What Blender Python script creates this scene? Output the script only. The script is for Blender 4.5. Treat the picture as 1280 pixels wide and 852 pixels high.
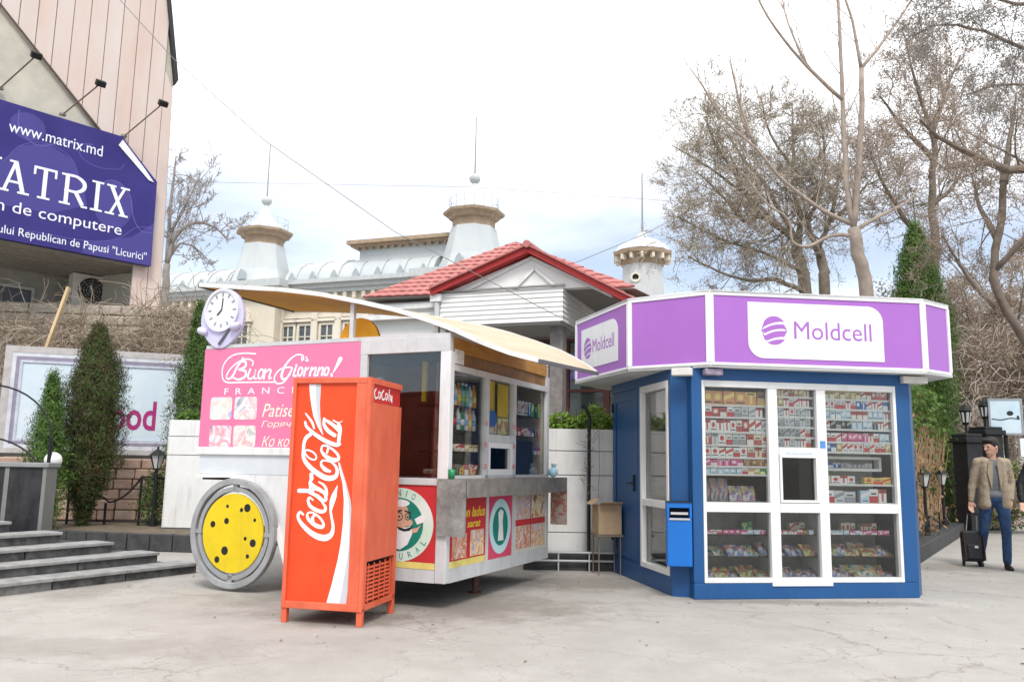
import bpy, bmesh, math, random
import numpy as np
from mathutils import Vector, Matrix, Quaternion
for _o in list(bpy.data.objects): bpy.data.objects.remove(_o)
S = bpy.context.scene; COL = S.collection; R = math.radians; PI = math.pi
random.seed(7); NP = np.random.RandomState(7)

# ---------------------------------------------------------------- camera, sky, sun, exposure
PITCH = math.atan(154/1030.); ROLL = R(1.0); EYE = 1.35
cd = bpy.data.cameras.new('camera'); cam = bpy.data.objects.new('camera', cd); COL.objects.link(cam)
cd.sensor_width = 36; cd.lens = 36*1030/1280.; cd.clip_start = .05; cd.clip_end = 2000
_f = Vector((0, math.cos(PITCH), math.sin(PITCH))); _u0 = Vector((0, -math.sin(PITCH), math.cos(PITCH))); _r0 = Vector((1,0,0))
_r = _r0*math.cos(ROLL)+_u0*math.sin(ROLL); _u = -_r0*math.sin(ROLL)+_u0*math.cos(ROLL)
cam.matrix_world = Matrix(((_r.x,_u.x,-_f.x,0),(_r.y,_u.y,-_f.y,0),(_r.z,_u.z,-_f.z,EYE),(0,0,0,1)))
S.camera = cam
S.render.resolution_x, S.render.resolution_y = 1024, 681
SUN_EL, SUN_AZ = R(52), R(172)          # azimuth measured clockwise from +Y: behind the camera, a little right
sd = bpy.data.lights.new('sun', 'SUN'); sd.energy = 1.5; sd.angle = R(16); sd.color = (1, .965, .92)
sun = bpy.data.objects.new('sun', sd); COL.objects.link(sun)
_d = Vector((math.sin(SUN_AZ)*math.cos(SUN_EL), math.cos(SUN_AZ)*math.cos(SUN_EL), math.sin(SUN_EL)))
sun.rotation_euler = (-_d).to_track_quat('-Z', 'Y').to_euler()
W = bpy.data.worlds.new('World'); S.world = W; W.use_nodes = True
nt = W.node_tree; nt.nodes.clear()
def wn(t, **k):
    n = nt.nodes.new(t)
    for a, b in k.items(): setattr(n, a, b)
    return n
def lk(a, b): nt.links.new(a, b)
out = wn('ShaderNodeOutputWorld'); bg = wn('ShaderNodeBackground'); bg.inputs[1].default_value = .1; lk(bg.outputs[0], out.inputs[0])
sky = wn('ShaderNodeTexSky', sky_type='NISHITA', sun_disc=False, sun_elevation=SUN_EL, sun_rotation=SUN_AZ, air_density=1.0, dust_density=1.2, ozone_density=1.5)
tc = wn('ShaderNodeTexCoord'); sp = wn('ShaderNodeSeparateXYZ'); lk(tc.outputs['Generated'], sp.inputs[0])
mp = wn('ShaderNodeMapping'); mp.inputs['Scale'].default_value = (1, 1, 3.2); lk(tc.outputs['Generated'], mp.inputs[0])
nz = wn('ShaderNodeTexNoise'); nz.inputs['Scale'].default_value = 1.7; nz.inputs['Detail'].default_value = 6; nz.inputs['Roughness'].default_value = .55; lk(mp.outputs[0], nz.inputs['Vector'])
el = wn('ShaderNodeMapRange'); el.inputs[1].default_value = .24; el.inputs[2].default_value = .52; el.inputs[3].default_value = -.14; el.inputs[4].default_value = .55; lk(sp.outputs['Z'], el.inputs[0])
ad = wn('ShaderNodeMath', operation='ADD'); lk(nz.outputs[0], ad.inputs[0]); lk(el.outputs[0], ad.inputs[1])
cr = wn('ShaderNodeMapRange', interpolation_type='SMOOTHSTEP'); cr.inputs[1].default_value = .34; cr.inputs[2].default_value = .86; cr.inputs[3].default_value = .24; lk(ad.outputs[0], cr.inputs[0])
# thin pale cloud veil over blue, thick white cloud higher up
mx = wn('ShaderNodeMix', data_type='RGBA'); lk(cr.outputs[0], mx.inputs['Factor'])
sb = wn('ShaderNodeMix', data_type='RGBA', blend_type='MULTIPLY'); sb.inputs['Factor'].default_value = 1; lk(sky.outputs[0], sb.inputs[6]); sb.inputs[7].default_value = (.72, .80, .88, 1)
lk(sb.outputs[2], mx.inputs[6]); mx.inputs[7].default_value = (9.9, 10.0, 10.2, 1)
lk(mx.outputs[2], bg.inputs[0])
S.view_settings.view_transform = 'Standard'; S.view_settings.look = 'None'; S.view_settings.gamma = 1; S.view_settings.exposure = .8
S.render.engine = 'CYCLES'
try:
    S.cycles.max_bounces = 10; S.cycles.transparent_max_bounces = 16; S.cycles.diffuse_bounces = 4
except Exception: pass

# ---------------------------------------------------------------- materials
MATS = {}
def mat(name, rgb, rough=.6, metal=0, var=.12, vs=6., bump=0., bs=60., spec=.3, rgb2=None, stretch=(1,1,1), grime=0., gcol=(.16,.13,.10)):
    if name in MATS: return MATS[name]
    m = bpy.data.materials.new(name); MATS[name] = m; m.use_nodes = True; t = m.node_tree; N = t.nodes; b = N['Principled BSDF']
    b.inputs['Roughness'].default_value = rough; b.inputs['Metallic'].default_value = metal; b.inputs['Specular IOR Level'].default_value = spec
    if var <= 0 and not bump: b.inputs['Base Color'].default_value = (*rgb, 1); return m
    c = N.new('ShaderNodeTexCoord'); mpn = N.new('ShaderNodeMapping'); mpn.inputs['Scale'].default_value = stretch; t.links.new(c.outputs['Object'], mpn.inputs[0])
    n1 = N.new('ShaderNodeTexNoise'); n1.inputs['Scale'].default_value = vs; n1.inputs['Detail'].default_value = 5; n1.inputs['Roughness'].default_value = .62; t.links.new(mpn.outputs[0], n1.inputs['Vector'])
    r = N.new('ShaderNodeValToRGB'); r.color_ramp.elements[0].position = .32; r.color_ramp.elements[1].position = .68
    lo = rgb2 if rgb2 else tuple(x*(1-var) for x in rgb); hi = rgb if rgb2 else tuple(min(1, x*(1+var*.5)) for x in rgb)
    r.color_ramp.elements[0].color = (*lo, 1); r.color_ramp.elements[1].color = (*hi, 1)
    t.links.new(n1.outputs[0], r.inputs[0]); co_=r.outputs[0]
    if grime:                                            # rain streaks and dirt specks, fixed to the surface
        for sc_,st_,lo_,hi_,am_ in ((5.,(1.6,1.6,.22),.52,.8,grime),(26.,(1,1,1),.64,.72,grime*.8)):
            mg=N.new('ShaderNodeMapping'); mg.inputs['Scale'].default_value=st_; t.links.new(c.outputs['Object'],mg.inputs[0]); ng=N.new('ShaderNodeTexNoise'); ng.inputs['Scale'].default_value=sc_; ng.inputs['Detail'].default_value=6; ng.inputs['Roughness'].default_value=.7; t.links.new(mg.outputs[0],ng.inputs['Vector'])
            rg=N.new('ShaderNodeMapRange'); rg.inputs[1].default_value=lo_; rg.inputs[2].default_value=hi_; rg.inputs[4].default_value=am_; t.links.new(ng.outputs[0],rg.inputs[0]); xg=N.new('ShaderNodeMix'); xg.data_type='RGBA'; t.links.new(rg.outputs[0],xg.inputs['Factor']); t.links.new(co_,xg.inputs[6]); xg.inputs[7].default_value=(*gcol,1); co_=xg.outputs[2]
    t.links.new(co_, b.inputs['Base Color'])
    rr = N.new('ShaderNodeMapRange'); rr.inputs[3].default_value = max(.02, rough-.1); rr.inputs[4].default_value = min(1, rough+.1); t.links.new(n1.outputs[0], rr.inputs[0]); t.links.new(rr.outputs[0], b.inputs['Roughness'])
    if bump:
        n2 = N.new('ShaderNodeTexNoise'); n2.inputs['Scale'].default_value = bs; n2.inputs['Detail'].default_value = 4; t.links.new(mpn.outputs[0], n2.inputs['Vector'])
        bp = N.new('ShaderNodeBump'); bp.inputs['Strength'].default_value = bump; bp.inputs['Distance'].default_value = .02; t.links.new(n2.outputs[0], bp.inputs['Height']); t.links.new(bp.outputs[0], b.inputs['Normal'])
    return m
def leafmat(name, a, b_, trans=.25):
    m = bpy.data.materials.new(name); MATS[name] = m; m.use_nodes = True; t = m.node_tree; N = t.nodes; b = N['Principled BSDF']
    g = N.new('ShaderNodeNewGeometry'); r = N.new('ShaderNodeMix'); r.data_type = 'RGBA'
    t.links.new(g.outputs['Random Per Island'], r.inputs['Factor']); r.inputs[6].default_value = (*a,1); r.inputs[7].default_value = (*b_,1)
    t.links.new(r.outputs[2], b.inputs['Base Color']); b.inputs['Roughness'].default_value = .6; b.inputs['Specular IOR Level'].default_value = .3
    tr = N.new('ShaderNodeBsdfTranslucent'); t.links.new(r.outputs[2], tr.inputs[0]); ms = N.new('ShaderNodeMixShader'); ms.inputs[0].default_value = trans
    t.links.new(b.outputs[0], ms.inputs[1]); t.links.new(tr.outputs[0], ms.inputs[2]); t.links.new(ms.outputs[0], N['Material Output'].inputs[0])
    return m
def glassmat(name, tint=(1,1,1), refl=1.0, rough=.015):
    m = bpy.data.materials.new(name); MATS[name] = m; m.use_nodes = True; t = m.node_tree; N = t.nodes; N.remove(N['Principled BSDF'])
    tr = N.new('ShaderNodeBsdfTransparent'); tr.inputs[0].default_value = (*tint,1); gl = N.new('ShaderNodeBsdfGlossy'); gl.inputs['Roughness'].default_value = rough
    fr = N.new('ShaderNodeFresnel'); fr.inputs[0].default_value = 1.5; mm = N.new('ShaderNodeMath'); mm.operation = 'MULTIPLY'; mm.inputs[1].default_value = refl; t.links.new(fr.outputs[0], mm.inputs[0])
    ms = N.new('ShaderNodeMixShader'); t.links.new(mm.outputs[0], ms.inputs[0]); t.links.new(tr.outputs[0], ms.inputs[1]); t.links.new(gl.outputs[0], ms.inputs[2]); t.links.new(ms.outputs[0], N['Material Output'].inputs[0])
    return m
def printmat(name, cols, scale=14., rough=.45, kind='noise', stretch=(1,1,1)):
    """a printed picture: patches of several colours"""
    m = bpy.data.materials.new(name); MATS[name] = m; m.use_nodes = True; t = m.node_tree; N = t.nodes; b = N['Principled BSDF']; b.inputs['Roughness'].default_value = rough
    c = N.new('ShaderNodeTexCoord'); mpn = N.new('ShaderNodeMapping'); mpn.inputs['Scale'].default_value = stretch; t.links.new(c.outputs['Object'], mpn.inputs[0])
    if kind == 'noise':
        n = N.new('ShaderNodeTexNoise'); n.inputs['Scale'].default_value = scale; n.inputs['Detail'].default_value = 3; n.inputs['Distortion'].default_value = 1.2; o = n.outputs[0]
    else:
        n = N.new('ShaderNodeTexVoronoi'); n.inputs['Scale'].default_value = scale; n.distance = 'CHEBYCHEV'; s_ = N.new('ShaderNodeSeparateColor'); t.links.new(n.outputs['Color'], s_.inputs[0]); o = s_.outputs[0]
    t.links.new(mpn.outputs[0], n.inputs['Vector'])
    r = N.new('ShaderNodeValToRGB'); k = len(cols); E = r.color_ramp.elements
    lo, hi = (.3, .7) if kind == 'noise' else (0, .95)
    while len(E) < k: E.new(.5)
    for i, cc in enumerate(cols): E[i].position = lo+(hi-lo)*i/(k-1); E[i].color = (*cc, 1)
    if kind != 'noise': r.color_ramp.interpolation = 'CONSTANT'
    t.links.new(o, r.inputs[0]); t.links.new(r.outputs[0], b.inputs['Base Color'])
    return m

# ---------------------------------------------------------------- geometry helpers
def fr(o, u, v):
    u = Vector(u).normalized(); v = Vector(v).normalized(); return (Vector(o), u, v, u.cross(v))
class MB:
    def __init__(s): s.v=[]; s.f=[]; s.m=[]; s.k=0
    def add(s, vs, fs):
        b=len(s.v); s.v.extend(tuple(x) for x in vs); s.f.extend(tuple(b+i for i in f) for f in fs); s.m.extend([s.k]*len(fs)); return s
    def box(s,x0,y0,z0,x1,y1,z1):
        return s.add([(x0,y0,z0),(x1,y0,z0),(x1,y1,z0),(x0,y1,z0),(x0,y0,z1),(x1,y0,z1),(x1,y1,z1),(x0,y1,z1)],[(0,3,2,1),(4,5,6,7),(0,1,5,4),(1,2,6,5),(2,3,7,6),(3,0,4,7)])
    def obox(s,c,size,rz=0,M=None):
        M = M or Matrix.Rotation(rz,3,'Z'); c=Vector(c); h=[x/2 for x in size]
        P=[c+M@Vector((a*h[0],b*h[1],d*h[2])) for a,b,d in [(-1,-1,-1),(1,-1,-1),(1,1,-1),(-1,1,-1),(-1,-1,1),(1,-1,1),(1,1,1),(-1,1,1)]]
        return s.add(P,[(0,3,2,1),(4,5,6,7),(0,1,5,4),(1,2,6,5),(2,3,7,6),(3,0,4,7)])
    def bar(s,a,b,w,h=None):
        a=Vector(a);b=Vector(b);d=b-a;q=d.to_track_quat('Z','Y').to_matrix(); return s.obox((a+b)/2,(w,h or w,d.length),M=q)
    def prism(s,F,poly,d0,d1):
        o,u,v,n=F; k=len(poly); A=[o+u*p[0]+v*p[1]+n*d0 for p in poly]; B=[o+u*p[0]+v*p[1]+n*d1 for p in poly]
        return s.add(A+B,[tuple(range(k-1,-1,-1)),tuple(range(k,2*k))]+[(i,(i+1)%k,k+(i+1)%k,k+i) for i in range(k)])
    def rect(s,F,x0,y0,x1,y1,d0,d1): return s.prism(F,[(x0,y0),(x1,y0),(x1,y1),(x0,y1)],d0,d1)
    def frame(s,F,x0,y0,x1,y1,w,d0,d1,wt=None,wb=None):
        wt=wt or w; wb=wb or w
        s.rect(F,x0,y0,x0+w,y1,d0,d1); s.rect(F,x1-w,y0,x1,y1,d0,d1); s.rect(F,x0+w,y0,x1-w,y0+wb,d0,d1); return s.rect(F,x0+w,y1-wt,x1-w,y1,d0,d1)
    def disc(s,F,cx,cy,rx,ry,d0,d1,n=32): return s.prism(F,[(cx+rx*math.cos(2*PI*i/n),cy+ry*math.sin(2*PI*i/n)) for i in range(n)],d0,d1)
    def ring(s,F,cx,cy,r0,r1,d0,d1,n=48,ry=None):
        o,u,v,nn=F; V=[]; q=(ry or r1)/r1
        for i in range(n):
            c,t=math.cos(2*PI*i/n),math.sin(2*PI*i/n)*q
            for rr,d in ((r0,d0),(r1,d0),(r1,d1),(r0,d1)): V.append(o+u*(cx+rr*c)+v*(cy+rr*t)+nn*d)
        f=[]
        for i in range(n):
            a=4*i;b=4*((i+1)%n)
            for j in range(4): f.append((a+j,b+j,b+(j+1)%4,a+(j+1)%4))
        return s.add(V,f)
    def tube(s,P,r,n=6,cap=True):
        P=[Vector(p) for p in P]; k=len(P)
        if not isinstance(r,(list,tuple)): r=[r]*k
        V=[]; t=(P[1]-P[0]).normalized(); x=t.orthogonal().normalized()
        for i in range(k):
            t=(P[min(i+1,k-1)]-P[max(i-1,0)]); t=t.normalized() if t.length>1e-9 else Vector((0,0,1))
            x=(x-t*x.dot(t)); x=x.normalized() if x.length>1e-6 else t.orthogonal().normalized(); y=t.cross(x)
            for j in range(n): a=2*PI*j/n; V.append(P[i]+(x*math.cos(a)+y*math.sin(a))*r[i])
        f=[(i*n+j,i*n+(j+1)%n,(i+1)*n+(j+1)%n,(i+1)*n+j) for i in range(k-1) for j in range(n)]
        if cap: f+= [tuple(range(n-1,-1,-1)),tuple(range((k-1)*n,k*n))]
        return s.add(V,f)
    def lathe(s,prof,c=(0,0,0),n=16,rot=0,axis=None):
        c=Vector(c); V=[]; k=len(prof)
        for r_,z in prof:
            for j in range(n):
                a=2*PI*j/n+rot; p=Vector((r_*math.cos(a),r_*math.sin(a),z)); V.append(c+(axis@p if axis else p))
        f=[(i*n+j,i*n+(j+1)%n,(i+1)*n+(j+1)%n,(i+1)*n+j) for i in range(k-1) for j in range(n)]
        f+= [tuple(range(n-1,-1,-1)),tuple(range((k-1)*n,k*n))]
        return s.add(V,f)
    def ell(s,c,r,n=12,m=8,M=None):
        c=Vector(c); prof=[(math.sin(PI*i/m),-math.cos(PI*i/m)) for i in range(m+1)]; V=[]
        for a,z in prof:
            for j in range(n):
                t=2*PI*j/n; p=Vector((r[0]*max(a,1e-3)*math.cos(t),r[1]*max(a,1e-3)*math.sin(t),r[2]*z)); V.append(c+(M@p if M else p))
        f=[(i*n+j,i*n+(j+1)%n,(i+1)*n+(j+1)%n,(i+1)*n+j) for i in range(m) for j in range(n)]+[tuple(range(n-1,-1,-1)),tuple(range(m*n,(m+1)*n))]
        return s.add(V,f)
    def stroke(s,F,pts,w,d0,d1,sub=4):
        """flat ribbon of varying width along a smooth curve"""
        P=[Vector(p) for p in pts]; k=len(P)
        if not isinstance(w,(list,tuple)): w=[w]*k
        Q=[];Wd=[]
        closed=(P[0]-P[-1]).length<1e-6 and k>3
        for i in range(k-1):
            p1,p2=P[i],P[i+1]; p0=P[i-1] if i>0 else (P[-2] if closed else p1*2-p2); p3=P[i+2] if i+2<k else (P[1] if closed else p2*2-p1)
            for j in range(sub):
                t=j/sub; Q.append(.5*((2*p1)+(p2-p0)*t+(2*p0-5*p1+4*p2-p3)*t*t+(3*p1-p0-3*p2+p3)*t**3)); Wd.append(w[i]*(1-t)+w[i+1]*t)
        Q.append(P[-1]);Wd.append(w[-1]); o,u,v,n=F; m=len(Q); V=[]
        for i in range(m):
            if closed and i in (0,m-1): t=Q[1]-Q[-2]
            else: t=Q[min(i+1,m-1)]-Q[max(i-1,0)]
            t=t.normalized() if t.length>1e-9 else Vector((1,0)); nr=Vector((-t.y,t.x))*Wd[i]/2
            for q,d in ((Q[i]-nr,d0),(Q[i]+nr,d0),(Q[i]+nr,d1),(Q[i]-nr,d1)): V.append(o+u*q.x+v*q.y+n*d)
        f=[]
        for i in range(m-1):
            a,b=4*i,4*i+4
            for j in range(4): f.append((a+j,b+j,b+(j+1)%4,a+(j+1)%4))
        f+=[(0,1,2,3),(4*m-1,4*m-2,4*m-3,4*m-4)]
        s.add(V,f)
        if not closed:                                   # round ends
            for q,ww in ((Q[0],Wd[0]),(Q[-1],Wd[-1])):
                if ww>.006: s.disc(F,q.x,q.y,ww/2,ww/2,d0,d1+.0004,10)
        return s
    def mesh(s,name,mats,smooth=False):
        me=bpy.data.meshes.new(name); me.from_pydata(s.v,[],s.f)
        for m in (mats if isinstance(mats,(list,tuple)) else [mats]): me.materials.append(m)
        if any(s.m): me.polygons.foreach_set('material_index',s.m)
        if smooth: me.polygons.foreach_set('use_smooth',[True]*len(s.f))
        me.update(); return me
    def build(s,name,mats,parent=None,smooth=False,bevel=0,loc=None,kind=None):
        o=bpy.data.objects.new(name,s.mesh(name,mats,smooth)); COL.objects.link(o)
        if parent: o.parent=parent
        if loc: o.location=loc
        if kind: o['kind']=kind
        if bevel:
            b=o.modifiers.new('bevel','BEVEL'); b.width=bevel; b.segments=2; b.limit_method='ANGLE'; b.angle_limit=R(40)
        if smooth:
            try:
                me=o.data; bm=bmesh.new(); bm.from_mesh(me); bmesh.ops.recalc_face_normals(bm,faces=bm.faces)
                for e in bm.edges:
                    if len(e.link_faces)==2 and e.calc_face_angle(0)>R(40): e.smooth=False
                bm.to_mesh(me); bm.free()
            except Exception: pass
        return o
def tag(o,label=None,cat=None,group=None,kind=None):
    if label: o['label']=label
    if cat: o['category']=cat
    if group: o['group']=group
    if kind: o['kind']=kind
    return o
def thing(name,label,cat,loc=(0,0,0),rz=0,group=None):
    o=bpy.data.objects.new(name,None); COL.objects.link(o); o.location=loc; o.rotation_euler=(0,0,rz); o.empty_display_size=.2
    return tag(o,label,cat,group)
def child(name,me,parent,loc=(0,0,0),rot=(0,0,0),scale=(1,1,1)):
    o=bpy.data.objects.new(name,me); COL.objects.link(o); o.parent=parent; o.location=loc; o.rotation_euler=rot; o.scale=scale; return o
def copy_tree(o,parent=None):
    c=o.copy(); COL.objects.link(c); c.parent=parent
    for ch in o.children: copy_tree(ch,c)
    return c
def text(name,s_,F,x,y,w,h,m,parent,d0=.003,d1=.006,bold=0.,shear=0.):
    """lettering fitted into the box x..x+w, y..y+h of a wall frame"""
    cu=bpy.data.curves.new('t','FONT'); cu.body=s_; cu.size=1; cu.offset=bold; cu.shear=shear; cu.resolution_u=3; cu.extrude=.01; cu.fill_mode='BOTH'
    ob=bpy.data.objects.new('t',cu); COL.objects.link(ob); dg=bpy.context.evaluated_depsgraph_get(); me=bpy.data.meshes.new_from_object(ob.evaluated_get(dg)); bpy.data.objects.remove(ob); bpy.data.curves.remove(cu)
    n=len(me.vertices); co=np.empty(n*3,dtype=np.float32); me.vertices.foreach_get('co',co); co=co.reshape(-1,3); lo,hi=co.min(0),co.max(0)
    X=x+(co[:,0]-lo[0])/(hi[0]-lo[0])*w; Y=y+(co[:,1]-lo[1])/(hi[1]-lo[1])*h; Z=np.where(co[:,2]>0,d1,d0)
    o,u,v,nn=[np.array(q) for q in F]; P=o+X[:,None]*u+Y[:,None]*v+Z[:,None]*nn
    me.vertices.foreach_set('co',P.astype(np.float32).ravel()); me.materials.clear(); me.materials.append(m); me.update()
    ob=bpy.data.objects.new(name,me); COL.objects.link(ob); ob.parent=parent; return ob
def lerp(a,b,t): return tuple(p+(q-p)*t for p,q in zip(a,b))
def rnd(a,b): return random.uniform(a,b)
def cloud(name,C,N_,size,mats,parent=None,idx=None,aspect=.55,up=0.,kind=None,tdir=None):
    """leaf-sized quads at centres C with facing directions N_"""
    n=len(C); C=np.asarray(C,float); N_=np.asarray(N_,float); N_/= (np.linalg.norm(N_,axis=1,keepdims=True)+1e-9)
    r=NP.normal(size=(n,3)); r[:,2]+=up
    if tdir is not None: r=r*.45+np.asarray(tdir)
    t=r-(r*N_).sum(1,keepdims=True)*N_; t/=(np.linalg.norm(t,axis=1,keepdims=True)+1e-9); b=np.cross(N_,t)
    sz=np.asarray(size)*np.ones(n)*NP.uniform(.6,1.35,n); t*=sz[:,None]; b*=sz[:,None]*aspect
    P=np.stack([C-t,C+b*.9-t*.1,C+t,C-b*.9-t*.1],1).reshape(-1,3)
    me=bpy.data.meshes.new(name); me.vertices.add(4*n); me.vertices.foreach_set('co',P.astype(np.float32).ravel()); me.loops.add(4*n); me.loops.foreach_set('vertex_index',np.arange(4*n,dtype=np.int32))
    me.polygons.add(n); me.polygons.foreach_set('loop_start',np.arange(0,4*n,4,dtype=np.int32)); me.polygons.foreach_set('loop_total',np.full(n,4,dtype=np.int32))
    for m in (mats if isinstance(mats,(list,tuple)) else [mats]): me.materials.append(m)
    if idx is not None: me.polygons.foreach_set('material_index',np.asarray(idx,dtype=np.int32))
    me.update(calc_edges=True); me.validate()
    o=bpy.data.objects.new(name,me); COL.objects.link(o)
    if parent: o.parent=parent
    if kind: o['kind']=kind
    return o
LF=lambda x=0,y=0,z=0: fr((x,y,z),(1,0,0),(0,0,1))       # a wall that looks towards local -y
RF=lambda x=0,y=0,z=0: fr((x,y,z),(0,1,0),(0,0,1))       # a wall that looks towards local +x
white=mat('white_paint',(.74,.735,.72),.45,var=.07,vs=3,bump=.03,bs=30,grime=.35)
whitepl=mat('white_plastic',(.76,.76,.75),.35,var=.04,vs=4,grime=.2)
alu=mat('aluminium_paint',(.55,.56,.565),.42,var=.1,vs=5,grime=.35)
black=mat('black_iron',(.018,.018,.02),.5,var=.3,vs=20,bump=.1)
dark=mat('dark_rubber',(.02,.02,.02),.8,var=.2)
glass=glassmat('clear_glass',(.97,.98,.975),.8)
# script lettering strokes, metres on their panels
COKE_S= [([[0.154, 0.895], [0.124, 0.913], [0.104, 0.884], [0.122, 0.841], [0.173, 0.789], [0.241, 0.741], [0.314, 0.711], [0.379, 0.709], [0.422, 0.737], [0.437, 0.784], [0.432, 0.83], [0.419, 0.88], [0.406, 0.937]], [0.0177, 0.0251, 0.0266, 0.0296, 0.0384, 0.0444, 0.0518, 0.0532, 0.0429, 0.0296, 0.0251, 0.0222, 0.0222]), ([[0.407, 0.93], [0.411, 0.966], [0.418, 1.009], [0.433, 1.06], [0.459, 1.148]], [0.0207, 0.0325, 0.0488, 0.0488, 0.0044]), ([[0.199, 0.909], [0.193, 0.876], [0.227, 0.838], [0.285, 0.804], [0.338, 0.797], [0.346, 0.827], [0.314, 0.869], [0.268, 0.9], [0.231, 0.914], [0.199, 0.909]], [0.0163, 0.0251, 0.0325, 0.0355, 0.0311, 0.0222, 0.0192, 0.0177, 0.0163, 0.0163]), ([[0.268, 0.9], [0.241, 0.867], [0.255, 0.846]], [0.0207, 0.0251, 0.0148]), ([[0.237, 1.019], [0.205, 1.039], [0.193, 1.011], [0.215, 0.968], [0.262, 0.94], [0.318, 0.924], [0.355, 0.935], [0.355, 0.968], [0.318, 1.007]], [0.0148, 0.0192, 0.0251, 0.0296, 0.0325, 0.0325, 0.0281, 0.0251, 0.0104]), ([[0.102, 1.094], [0.163, 1.095], [0.232, 1.095]], [0.0355, 0.0355, 0.0296]), ([[0.197, 1.08], [0.271, 1.056], [0.322, 1.021], [0.358, 1.015]], [0.0177, 0.0325, 0.034, 0.0177]), ([[0.204, 1.16], [0.242, 1.128], [0.301, 1.104], [0.346, 1.076], [0.361, 1.03]], [0.034, 0.0414, 0.0325, 0.0296, 0.0266]), ([[0.284, 1.172], [0.326, 1.152], [0.355, 1.116], [0.363, 1.066]], [0.0118, 0.0192, 0.0251, 0.0281]), ([[0.21, 1.234], [0.215, 1.195]], [0.0355, 0.0355]), ([[0.203, 1.182], [0.205, 1.102]], [0.0207, 0.0207]), ([[0.186, 1.58], [0.143, 1.547], [0.125, 1.497], [0.124, 1.439], [0.124, 1.39], [0.149, 1.341], [0.202, 1.289], [0.268, 1.245], [0.342, 1.21], [0.404, 1.207], [0.443, 1.228], [0.45, 1.273], [0.43, 1.313], [0.389, 1.345]], [0.0328, 0.0361, 0.0295, 0.0295, 0.0295, 0.0361, 0.041, 0.0443, 0.0459, 0.0443, 0.0361, 0.0279, 0.0213, 0.0164]), ([[0.389, 1.345], [0.343, 1.354], [0.307, 1.352], [0.298, 1.319], [0.338, 1.279], [0.383, 1.264]], [0.0164, 0.0164, 0.018, 0.0213, 0.0361, 0.023]), ([[0.139, 1.438], [0.175, 1.44], [0.222, 1.42], [0.248, 1.388], [0.239, 1.361], [0.198, 1.366], [0.16, 1.39], [0.14, 1.419], [0.139, 1.438]], [0.0148, 0.0148, 0.0148, 0.0148, 0.0148, 0.0148, 0.0148, 0.0148, 0.0148]), ([[0.298, 1.474], [0.296, 1.433], [0.341, 1.389], [0.405, 1.361], [0.454, 1.366], [0.452, 1.403], [0.409, 1.443], [0.359, 1.473], [0.323, 1.483], [0.298, 1.474]], [0.018, 0.0213, 0.0328, 0.0377, 0.0312, 0.023, 0.0197, 0.018, 0.018, 0.018]), ([[0.359, 1.467], [0.348, 1.422]], [0.0197, 0.0197]), ([[0.125, 1.758], [0.159, 1.721], [0.193, 1.679], [0.214, 1.63]], [0.0115, 0.018, 0.023, 0.0164]), ([[0.126, 1.683], [0.14, 1.646], [0.193, 1.601], [0.269, 1.552], [0.352, 1.512], [0.434, 1.488], [0.465, 1.496]], [0.0213, 0.0246, 0.0295, 0.0344, 0.0361, 0.0328, 0.0213]), ([[0.305, 1.713], [0.307, 1.663], [0.346, 1.61], [0.412, 1.57]], [0.023, 0.0279, 0.0344, 0.0328]), ([[0.307, 1.706], [0.351, 1.684], [0.407, 1.649], [0.445, 1.615]], [0.018, 0.0279, 0.0312, 0.0312]), ([[0.442, 1.672], [0.459, 1.623], [0.455, 1.558], [0.451, 1.492]], [0.0295, 0.0344, 0.0328, 0.0295]), ([[0.392, 1.699], [0.433, 1.679]], [0.0115, 0.0115]), ([[0.455, 1.681], [0.477, 1.693]], [0.0066, 0.0066])]
WAVE_T= [[0.143, 2.014], [0.154, 1.933], [0.169, 1.853], [0.198, 1.738], [0.243, 1.647], [0.295, 1.574], [0.305, 1.574], [0.281, 1.647], [0.265, 1.738], [0.255, 1.852], [0.257, 1.933], [0.256, 2.013]]
WAVE_TG= [[0.21, 2.014], [0.212, 1.933], [0.219, 1.852], [0.238, 1.738], [0.266, 1.647], [0.3, 1.574], [0.305, 1.574], [0.281, 1.647], [0.265, 1.738], [0.255, 1.852], [0.257, 1.933], [0.256, 2.013]]
WAVE_B= [[0.455, 1.34], [0.476, 1.253], [0.504, 1.165], [0.524, 1.027], [0.526, 0.84], [0.513, 0.666], [0.493, 0.53], [0.447, 0.323], [0.405, 0.163], [0.587, 0.169], [0.601, 0.331], [0.625, 0.536], [0.629, 0.671], [0.617, 0.843], [0.585, 1.029], [0.539, 1.166], [0.504, 1.253], [0.47, 1.341]]
WAVE_BG= [[0.465, 1.341], [0.494, 1.253], [0.527, 1.166], [0.564, 1.028], [0.585, 0.842], [0.588, 0.669], [0.579, 0.534], [0.547, 0.328], [0.523, 0.167], [0.587, 0.169], [0.601, 0.331], [0.625, 0.536], [0.629, 0.671], [0.617, 0.843], [0.585, 1.029], [0.539, 1.166], [0.504, 1.253], [0.47, 1.341]]
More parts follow.
